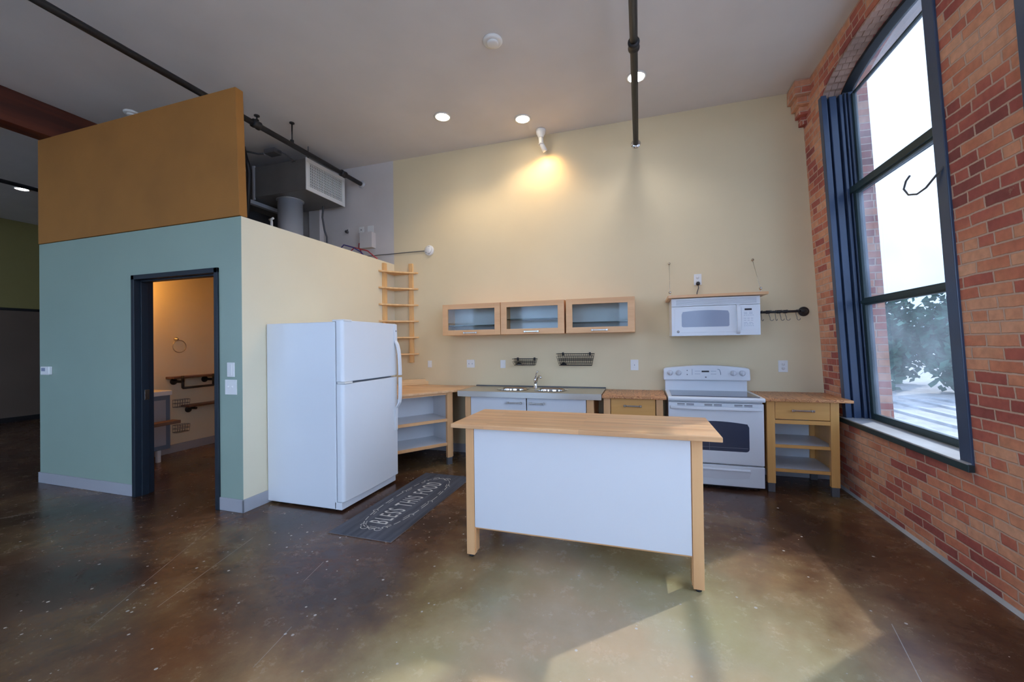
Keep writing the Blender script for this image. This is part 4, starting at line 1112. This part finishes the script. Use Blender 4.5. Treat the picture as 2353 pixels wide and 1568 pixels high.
mb.build('vent_slots', M_['grey'], t)
# door outline, window, handle, panel
dfr = MB(o).prism(slab(.352, .952, 0, 0, .0125, .009), 2, 1.545, 1.795).build('door', M_['white'], t, .002)
mb = MB(o)
wp = win_poly(.420, .865, 1.600, 1.770, .018, .012)
def curved(poly, off, name, mat, par):
    n = len(poly)
    cx_ = sum(p[0] for p in poly)/n; cz_ = sum(p[1] for p in poly)/n
    vs = [(x, front(x)-off, z) for x, z in poly]
    m = MB(o); k = 14; x0 = min(p[0] for p in poly); x1 = max(p[0] for p in poly)
    # strips between top and bottom outline
    def rng(x):
        zz = []
        for i in range(n):
            (xa, za), (xb3, zb3) = poly[i], poly[(i+1) % n]
            if (xa-x)*(xb3-x) <= 0 and abs(xa-xb3) > 1e-9: zz.append(za+(zb3-za)*(x-xa)/(xb3-xa))
        return (min(zz), max(zz)) if zz else (cz_, cz_)
    xs_ = [x0+.0005+(x1-x0-.001)*i/40 for i in range(41)]
    V = []; F = []
    for x in xs_:
        a, b = rng(x); V += [(x, front(x)-off, a), (x, front(x)-off, b), (x, front(x)-off+.003, a), (x, front(x)-off+.003, b)]
    for i in range(40):
        p = i*4; F += [(p, p+4, p+5, p+1), (p+1, p+5, p+7, p+3), (p+4, p, p+2, p+6)]
    F += [(0, 1, 3, 2), (160, 162, 163, 161)]
    m.add(V, F); return m.build(name, mat, par)
curved(wp, .0145, 'window', M_['mwin'], dfr)
hb = [(.945+.0*i, 0) for i in range(2)]
zz = [1.520+(1.818-1.520)*i/16 for i in range(17)]
prf = [(front(.95)-.014-.045*math.sin(PI*i/16)**.6, z) for i, z in enumerate(zz)]
MB(o).prism(prf+[(y+.016, z) for y, z in prf[::-1]], 0, .928, .962).build('handle', M_['white'], dfr, .005)
pn = MB(o).prism(slab(.975, 1.115, 0, 0, .0115, .009), 2, 1.560, 1.790).build('keypad', M_['white'], t, .002)
MB(o).prism(slab(1.005, 1.070, 0, 0, .0135, .011), 2, 1.757, 1.775).build('display', M_['blk_gloss'], pn)
mb = MB(o); random.seed(5)
for z, n_, hh in ((1.735, 2, .003), (1.722, 2, .003), (1.705, 5, .003), (1.675, 3, .003), (1.655, 3, .003), (1.632, 2, .003), (1.618, 4, .003), (1.600, 5, .003)):
    for i in range(n_):
        w = .085/n_*.72; x = .998+i*.095/n_
        mb.prism(slab(x, x+w, 0, 0, .0125, .011, 2), 2, z, z+hh)
mb.build('key_print', M_['mwin'], pn)
bd = MB(o).lathe([(.013, 0), (.013, -.004), (.001, -.0045)], (.385, front(.385)-.010, 1.553), 1, 20).build('badge', M_['grey'], t)
MB(o).lathe([(.009, -.003), (.007, -.006), (.001, -.006)], (.385, front(.385)-.010, 1.553), 1, 16).build('badge_ring', M_['nickel'], bd)
# plug and cord above the microwave
def outlet_face(t, c, y, xs_=(0,), kind='duplex'):
    o = (c.x, y, c.z)
    for dx in xs_:
        x = c.x+dx
        if kind == 'duplex':
            for dz_ in (.022, -.022):
                s = MB(o).lathe([(.017, 0), (.017, -.0025), (.001, -.003)], (x, y-.008, c.z+dz_), 1, 18).build('socket', M_['whitepl'], t)
                MB(o).box(x-.007, x-.005, y-.0115, y-.0105, c.z+dz_-.002, c.z+dz_+.007).box(x+.005, x+.007, y-.0115, y-.0105, c.z+dz_-.002, c.z+dz_+.007).build('slot', M_['foot'], s)
        elif kind == 'decora':
            s = MB(o).box(x-.017, x+.017, y-.011, y-.008, c.z-.034, c.z+.034).build('rocker', M_['whitepl'], t, .002)
            MB(o).box(x-.004, x+.004, y-.0125, y-.011, c.z-.008, c.z+.006).build('button', M_['grey'], s)
        else:
            s = MB(o).box(x-.006, x+.006, y-.010, y-.008, c.z-.012, c.z+.012).build('toggle', M_['whitepl'], t)
            MB(o).box(x-.004, x+.004, y-.020, y-.008, c.z-.002, c.z+.010).build('lever', M_['whitepl'], s, .001)
def ex(kind, xs_=(0,)): return lambda t, c, y: outlet_face(t, c, y, xs_, kind)
plate('wall_outlet', 'white outlet plate with a black plug in it above the microwave', 1603, 643, .080, .125, 'outlet', ex('duplex'))
c = at(1604, 652, 1, D-.03); o = (c.x, D-.01, c.z)
t = thing('power_plug', 'black plug and cord running down behind the microwave plank', 'plug', o)
MB(o).lathe([(.020, 0), (.022, -.02), (.014, -.035), (.001, -.036)], (c.x, D-.0125, c.z), 1, 18).build('plug_head', M_['blk_gloss'], t)
MB(o).tube([(c.x, D-.03, c.z-.01), (c.x+.004, D-.035, c.z-.05), (c.x-.012, D-.03, c.z-.10), (c.x-.016, D-.03, 1.936)], .005, 8).build('cord', M_['foot'], t)
plate('wall_plate', 'small white single plate nearest the fridge on the back wall', 988, 837, .060, .095, 'wall plate', ex('toggle'))
plate('double_outlet', 'wide white double plate above the left end of the sink top', 1082, 836, .112, .105, 'outlet', ex('decora', (-.024, .024)))
plate('light_switch', 'white single switch plate left of the small wire basket', 1156, 837, .070, .105, 'light switch', ex('toggle'))
plate('wall_outlet', 'white outlet plate left of the stove above the drawer cabinet', 1458, 839, .088, .125, 'outlet', ex('decora'))
plate('wall_outlet', 'white outlet plate above the worktop in the brick corner', 1799, 842, .088, .125, 'outlet', ex('duplex'))
# utensil rail
o = (1.47, D, 1.752)
t = thing('utensil_rail', 'black iron pipe rail on the wall right of the microwave', 'rail', o)
rz, ry = 1.752, D-.085
MB(o).tube([(1.20, ry, rz), (1.62, ry, rz)], .013, 14).build('pipe_length', M_['black'], t)
for x in (1.40, 1.46, 1.30): MB(o).lathe([(.014, -.02), (.018, -.016), (.018, .016), (.014, .02)], (x, ry, rz), 0, 14).build('coupling', M_['black'], t)
MB(o).tube([(1.60, ry, rz), (1.640, ry, rz), (1.652, ry+.02, rz), (1.652, D-.01, rz)], .017, 14).build('elbow', M_['black'], t)
MB(o).lathe([(.050, 0), (.050, -.008), (.044, -.012), (.022, -.014), (.020, -.03)], (1.652, D-.001, rz), 1, 28).build('wall_flange', M_['black'], t)
MB(o).lathe([(.048, 0), (.048, .008), (.03, .03), (.018, .055), (.014, .06)], (1.150, ry, rz), 0, 28).build('end_flange', M_['black'], t)
hooks = [(1.245, 'nearest the microwave', .3), (1.325, 'second from the microwave', 1.2), (1.375, 'third from the microwave', .2), (1.425, 'fourth from the microwave', .9), (1.475, 'fifth from the microwave', 1.3), (1.570, 'farthest from the microwave', .9)]
h0 = None
for x, lb, rot in hooks:
    lb = 'dark S-hook on the black rail, ' + lb
    if h0 is None:
        p = []
        for i in range(9): a = PI-PI*1.15*i/8; p.append((.0175*math.cos(a)+0, 0, .0175*math.sin(a)))
        p = [(x_, y_, z_) for x_, y_, z_ in p]
        p += [(.014, 0, -.03), (.004, 0, -.06)]
        for i in range(8): a = PI*1.0*i/7; p.append((.004-.017+.017*math.cos(a), 0, -.075-.017*math.sin(a)))
        h0 = MB().tube(p, .0026, 8).build('s_hook', M_['foot'])
        h = h0
    else:
        h = h0.copy(); C.objects.link(h)
    h.location = (x, ry, rz); h.rotation_euler = (0, 0, PI/2 + rot*.8)
    tag(h, lb, 'hook', 'hooks on the utensil rail')

# ------------------------------------------------------------------ island
o = (-.37, 2.85, 0)
t = thing('kitchen_island', 'freestanding island with birch butcher-block top and white back panel', 'kitchen island', o)
ix0, ix1, iy0, iy1 = -1.150, .335, 2.555, 3.10
def ileg(x0, x1, y0, y1):
    l = MB(o).box(x0, x1, y0, y1, .016, .884).build('leg', M_['birch'], t, .002)
    MB(o).lathe([(.008, .016), (.008, .010), (.017, .008), (.017, .001), (.001, 0)], ((x0+x1)/2, (y0+y1)/2, 0), 2, 16).build('foot', M_['black'], l)
    return l
ileg(ix0, ix0+.058, iy0, iy0+.045); ileg(ix1-.060, ix1, iy0, iy0+.045)
ileg(ix0, ix0+.058, iy1-.045, iy1); ileg(ix1-.060, ix1, iy1-.045, iy1)
for x0, x1 in ((ix0+.058, ix0+.064), (ix1-.066, ix1-.060)):
    MB(o).box(x0, x1, iy0+.012, iy0+.075, .03, .884).build('leg_rib', M_['birch'], t, .001)
MB(o).box(ix0+.061, ix1-.064, iy0+.002, iy0+.012, .205, .884).build('back_panel', M_['lam'], t, .0015)
MB(o).box(ix0+.061, ix1-.064, iy0+.014, iy0+.04, .192, .215).build('lower_rail', M_['birchx'], t, .001)
for x0 in (ix0+.012, ix1-.028): MB(o).box(x0, x0+.016, iy0+.045, iy1-.045, .20, .884).build('side_panel', M_['lam'], t)
MB(o).box(ix0+.065, ix1-.068, iy0+.04, iy1-.01, .215, .235).build('shelf', M_['lam'], t)
MB(o).box(ix0+.065, ix1-.068, iy1-.03, iy1-.012, .24, .86).build('door', M_['lam'], t)
mb = MB(o).box(-1.235, .432, 2.50, 3.13, .885, .913); mb.build('top', M_['birchtop'], t, .003)

# ------------------------------------------------------------------ rug
o = (-2.04, 3.3, 0)
t = thing('floor_mat', 'charcoal kitchen runner with white lettering lying beside the fridge', 'mat', o)
rx0_, rx1_, ry0_, ry1_ = -2.325, -1.765, 2.572, 4.07
MB(o).box(rx0_, rx1_, ry0_, ry1_, .0015, .009).build('mat_body', M_['rug'], t, .003)
MB(o).box(rx0_-.003, rx1_+.003, ry0_-.003, ry1_+.003, .0005, .005).build('mat_edge', M_['rugedge'], t, .001)
def text_mesh(txt, size, xscale, name, parent, loc, rotz, mat):
    cu = bpy.data.curves.new(name, 'FONT'); cu.body = txt; cu.size = size; cu.align_x = 'CENTER'; cu.align_y = 'CENTER'; cu.extrude = .0006; cu.space_character = 1.28
    ob = bpy.data.objects.new(name+'_tmp', cu); C.objects.link(ob)
    bpy.context.view_layer.update()
    me = bpy.data.meshes.new_from_object(ob.evaluated_get(bpy.context.evaluated_depsgraph_get()))
    bpy.data.objects.remove(ob)
    me.name = name
    for v_ in me.vertices: v_.co.x *= xscale
    me.transform(Matrix.Translation(loc) @ Matrix.Rotation(rotz, 4, 'Z'))
    me.materials.clear(); me.materials.append(mat)
    r = bpy.data.objects.new(name, me); C.objects.link(r); r.parent = parent
    return r
zr = .0098
text_mesh('BLESS THIS FOOD', .235, .43, 'lettering', t, (0, .0, zr), PI/2, M_['rugprint'])
def ribbon(mb, pts, w):
    V = []; n = len(pts)
    for i, p in enumerate(pts):
        a = Vector(pts[max(i-1, 0)]); b = Vector(pts[min(i+1, n-1)]); d_ = (b-a).normalized(); q = Vector((-d_.y, d_.x))*w/2
        V += [(p[0]+q.x, p[1]+q.y, zr), (p[0]-q.x, p[1]-q.y, zr)]
    mb.add(V, [(2*i, 2*i+1, 2*i+3, 2*i+2) for i in range(n-1)])
mb = MB(o); cx_, cy_ = (rx0_+rx1_)/2, (ry0_+ry1_)/2; hw_, hl = .19, .60
random.seed(11)
def oval(sh, a0, a1, w, n=10):
    pts = []
    for i in range(n+1):
        a = a0+(a1-a0)*i/n; ca, sa = math.cos(a), math.sin(a); e = .45
        pts.append((cx_+(hw_-sh)*math.copysign(abs(ca)**.62, ca), cy_+(hl-sh)*math.copysign(abs(sa)**.9, sa)))
    ribbon(mb, pts, w)
nseg = 26
for i in range(nseg):
    a = 2*PI*i/nseg
    oval(0, a+.02, a+.02+2*PI/nseg*.74, .007, 5)
    if i % 2: oval(.022, a+.06, a+.06+2*PI/nseg*.55, .005, 4)
    if i % 3 == 0:
        ca, sa = math.cos(a), math.sin(a)
        p = (cx_+hw_*math.copysign(abs(ca)**.62, ca), cy_+hl*math.copysign(abs(sa)**.9, sa))
        ribbon(mb, [(p[0]+.022*math.cos(q*.9), p[1]+.022*math.sin(q*.9)) for q in range(6)], .006)
# scrolls at the two ends
for s in (-1, 1):
    for sx in (-1, 1):
        ribbon(mb, [(cx_+sx*(.06+.035*math.cos(q*.6)*(1-q*.05)), cy_+s*(.60+.035*math.sin(q*.6)*(1-q*.05))) for q in range(9)], .007)
    ribbon(mb, [(cx_-.03, cy_+s*.60), (cx_, cy_+s*.625), (cx_+.03, cy_+s*.60)], .007)
mb.build('border_print', M_['rugprint'], t)

# ------------------------------------------------------------------ controls on the green wall
c = at(532, 850, 1, YB); o = (c.x, YB, c.z)
t = thing('dimmer_switch', 'white upright dimmer on the blue-green wall above the double switch', 'light switch', o)
MB(o).box(c.x-.042, c.x+.042, YB-.01, YB, c.z-.064, c.z+.064).build('plate', M_['whitepl'], t, .003)
MB(o).box(c.x+.0, c.x+.028, YB-.022, YB-.01, c.z-.05, c.z+.05).build('slider', M_['whitepl'], t, .003)
c = at(532, 890, 1, YB)
plate('light_switch', 'white double toggle switch right of the bathroom door', 532, 890, .135, .132, 'light switch', ex('toggle', (-.023, .023)), y=YB)
c = at(111, 852, 1, YB); o = (c.x, YB, c.z)
t = thing('thermostat', 'cream thermostat at the left end of the blue-green wall', 'thermostat', o)
MB(o).box(c.x-.075, c.x+.075, YB-.03, YB, c.z-.045, c.z+.045).build('case', M_['whitepl'], t, .006)
MB(o).box(c.x-.055, c.x+.01, YB-.0315, YB-.03, c.z-.005, c.z+.03).build('display', M_['mwin'], t)

# ------------------------------------------------------------------ inside the bathroom
XW = XG+.08
ld = bpy.data.lights.new('bathroom_lamp', 'POINT'); ld.energy = 5.5; ld.color = (1, .46, .10); ld.shadow_soft_size = .08
bl_ = thing('bathroom_light', 'warm globe light high on the bathroom wall, hidden from the kitchen', 'light', (XW+.15, 3.35, 2.2))
MB((XW+.15, 3.35, 2.2)).lathe([(.001, -.07), (.05, -.05), (.07, 0), (.05, .05), (.001, .07)], (XW+.15, 3.35, 2.2), 2, 20).build('globe', M_['lampb'], bl_)
MB((XW+.15, 3.35, 2.2)).tube([(XW, 3.35, 2.2), (XW+.09, 3.35, 2.2)], .02, 12).build('arm', M_['chrome'], bl_)
lo = bpy.data.objects.new('bathroom_lamp', ld); C.objects.link(lo); lo.location = (.14, .0, 0); lo.parent = bl_
# towel ring
c = at(404, 780, 0, XW); o = (XW, c.y, c.z)
t = thing('towel_ring', 'brass-coloured towel ring on the bathroom wall', 'towel ring', o)
MB(o).lathe([(.028, 0), (.028, .012), (.014, .02), (.012, .045), (.001, .046)], (XW, c.y, c.z), 0, 20).build('mount', M_['nickel'], t)
mb = MB(o); R_ = .085
mb.tube([(XW+.04, c.y+.02+R_*math.sin(2*PI*i/28), c.z-.015-R_+R_*math.cos(2*PI*i/28)) for i in range(29)], .006, 8); mb.build('ring', M_['nickel'], t)
# pipe shelves
def pipe_shelf(label, u0, v0, u1, v1, bar):
    a = at(u0, v0, 0, XW); b = at(u1, v1, 0, XW); z = (a.z+b.z)/2
    o = (XW, a.y, z)
    t = thing('pipe_shelf', label, 'shelf', o, 'pipe bracket shelves in the bathroom')
    ye = a.y+1.0 if bar else b.y+.5
    ye = min(ye, D-.05)
    MB(o).box(XW+.002, XW+.17, a.y-.0, ye, z, z+.028).build('board', M_['darkwood'], t, .003)
    for y in (a.y+.10, a.y+.10+.42):
        mb = MB(o).lathe([(.045, 0), (.045, .01), (.02, .014), (.02, .03)], (XW+.001, y, z-.045), 0, 20)
        if bar: mb.tube([(XW+.01, y, z-.045), (XW+.15, y, z-.045), (XW+.175, y, z-.045), (XW+.185, y, z-.06), (XW+.185, y, z-.13)], .017, 12).tube([(XW+.185, y, z-.05), (XW+.185, y, z+.035)], .017, 12)
        else: mb.tube([(XW+.01, y, z-.022), (XW+.16, y, z-.022)], .018, 12)
        mb.build('bracket', M_['black'], t)
    if bar: MB(o).tube([(XW+.185, a.y+.10, z-.13), (XW+.185, a.y+.52, z-.13)], .016, 12).build('towel_bar', M_['black'], t)
pipe_shelf('upper dark wood shelf with a black pipe towel bar on the bathroom wall', 380, 872, 492, 862, True)
pipe_shelf('lower dark wood shelf on short black brackets on the bathroom wall', 415, 936, 492, 925, False)
# vanity
VX = -5.80; vy0, vy1 = 2.95, 3.665
o = (-6.0, 3.3, 0)
t = thing('bathroom_vanity', 'blue-grey glass-door bathroom vanity on white legs, seen through the door', 'cabinet', o)
MB(o).box(XW+.005, VX-.02, vy0, vy1, .16, .84).build('carcass', M_['lam'], t)
d = MB(o).box(VX-.02, VX, vy0, vy1-.002, .16, .845).build('door', M_['frost'], t, .003)
MB(o).box(VX, VX+.004, vy0+.05, vy1-.055, .215, .79).build('glass_panel', M_['base'], d)
MB(o).box(XW+.002, VX+.02, vy0, vy1+.012, .846, .905).build('basin_top', M_['whitepl'], t, .006)
for x in (VX-.055, XW+.03):
    for y in (vy1-.11, vy0+.03): MB(o).box(x-.02, x+.02, y-.02, y+.02, 0, .16).build('leg', M_['whitepl'], t, .002)
a = at(358, 976, 0, -5.3); b = at(405, 974, 0, -5.3)
o_ = MB((-5.3, b.y, a.z)).box(-5.36, -5.22, YB+wt+.008, b.y, a.z-.018, a.z+.018).build('wall_shelf', M_['darkwood'], None, .003); o_.location = (-5.3, b.y, a.z)
tag(o_, 'short reddish wood plank jutting out just inside the bathroom door', 'shelf')
def wbasket(label, u, v):
    c = at(u, v, 0, XW); o = (XW, c.y, c.z)
    t = thing('wire_rack', label, 'basket', o, 'wire racks on the bathroom wall')
    mb = MB(o)
    for z, dd_ in ((0, .11), (-.05, .10), (-.10, .09)):
        mb.tube([(XW+.004, c.y-.0, c.z+z), (XW+dd_, c.y-.0, c.z+z), (XW+dd_, c.y+.16, c.z+z), (XW+.004, c.y+.16, c.z+z), (XW+.004, c.y, c.z+z)], .003, 6)
    mb.build('frame', M_['foot'], t)
    mb = MB(o)
    for i in range(6):
        y = c.y+.16*i/5; mb.tube([(XW+.004, y, c.z), (XW+.004, y, c.z-.1), (XW+.09, y, c.z-.1), (XW+.11, y, c.z)], .002, 5)
    mb.build('mesh', M_['foot'], t)
wbasket('upper small wire rack on the bathroom wall beside the vanity', 396, 920)
wbasket('lower small wire rack on the bathroom wall beside the vanity', 396, 978)

# ------------------------------------------------------------------ outside the windows
gm = paint('outside_gravel', (.45, .43, .41), .95, 1.0, 20, .2)
o = MB().box(-40, 60, -60, 70, -1.3, -1.2).build('outside_ground', gm); struct(o)
# rail-like pale strips of the yard
for k in range(7):
    x = 5.6+k*1.1
    o = MB((x, 10, -1.2)).box(x-.10, x+.10, -10, 22.5, -1.2, -1.12).build('track_rail', M_['sill'], None); o.location = (x, 10, -1.2)
    tag(o, 'pale straight track strip outside the window, %s from the house' % ('nearest', 'second', 'third', 'fourth', 'fifth', 'sixth', 'farthest')[k], 'track', 'track strips outside')
leafm = paint('leaves', (.05, .15, .10), .8, 0, var=.4)
def bush(x, y, z0, rx, ry, rz_, label, seed, n=900):
    random.seed(seed)
    t = thing('leafy_tree', label, 'tree', (x, y, -1.2), 'trees outside the window')
    mb = MB((x, y, -1.2))
    for i in range(n):
        a = random.random()*2*PI; b = math.acos(2*random.random()-1); r = random.random()**.35
        bump_ = 1+.25*math.sin(3*a+seed)*math.sin(2*b)
        c = Vector((x+rx*r*bump_*math.cos(a)*math.sin(b), y+ry*r*bump_*math.sin(a)*math.sin(b), z0+rz_*r*bump_*math.cos(b)))
        if c.z < -1.15: continue
        s_ = .12+.20*random.random()
        u = Vector((random.uniform(-1, 1), random.uniform(-1, 1), random.uniform(-1, 1))).normalized(); w = u.cross(Vector((.3, .5, .8))).normalized()
        mb.add([c+u*s_, c+w*s_*.6, c-u*s_, c-w*s_*.6], [(0, 1, 2, 3)])
    mb.build('foliage', leafm, t)
    MB((x, y, -1.2)).tube([(x, y, -1.2), (x+.1, y, z0-.3), (x, y+.1, z0+.3)], [.16, .11, .05], 8).build('trunk', M_['darkwood'], t)
bush(14.4, 24.6, 1.5, 1.35, 1.3, 2.5, 'leafy tree outside, tallest at the right of the kitchen window', 1, 1700)
bush(11.75, 25.6, .75, 1.1, 1.2, 1.75, 'round leafy tree outside, in the middle of the kitchen window', 2, 1300)
bush(13.6, 29.5, 1.4, 2.6, 1.6, 2.5, 'broad leafy tree outside, behind the others', 4, 2200)
bush(9.4, 27.5, .0, 1.0, 1.2, 1.0, 'low leafy bush outside, at the left of the kitchen window', 3, 900)
bush(18.2, 26.0, 1.6, 2.0, 1.8, 2.7, 'leafy tree outside, past the right edge of the kitchen window', 5, 1500)
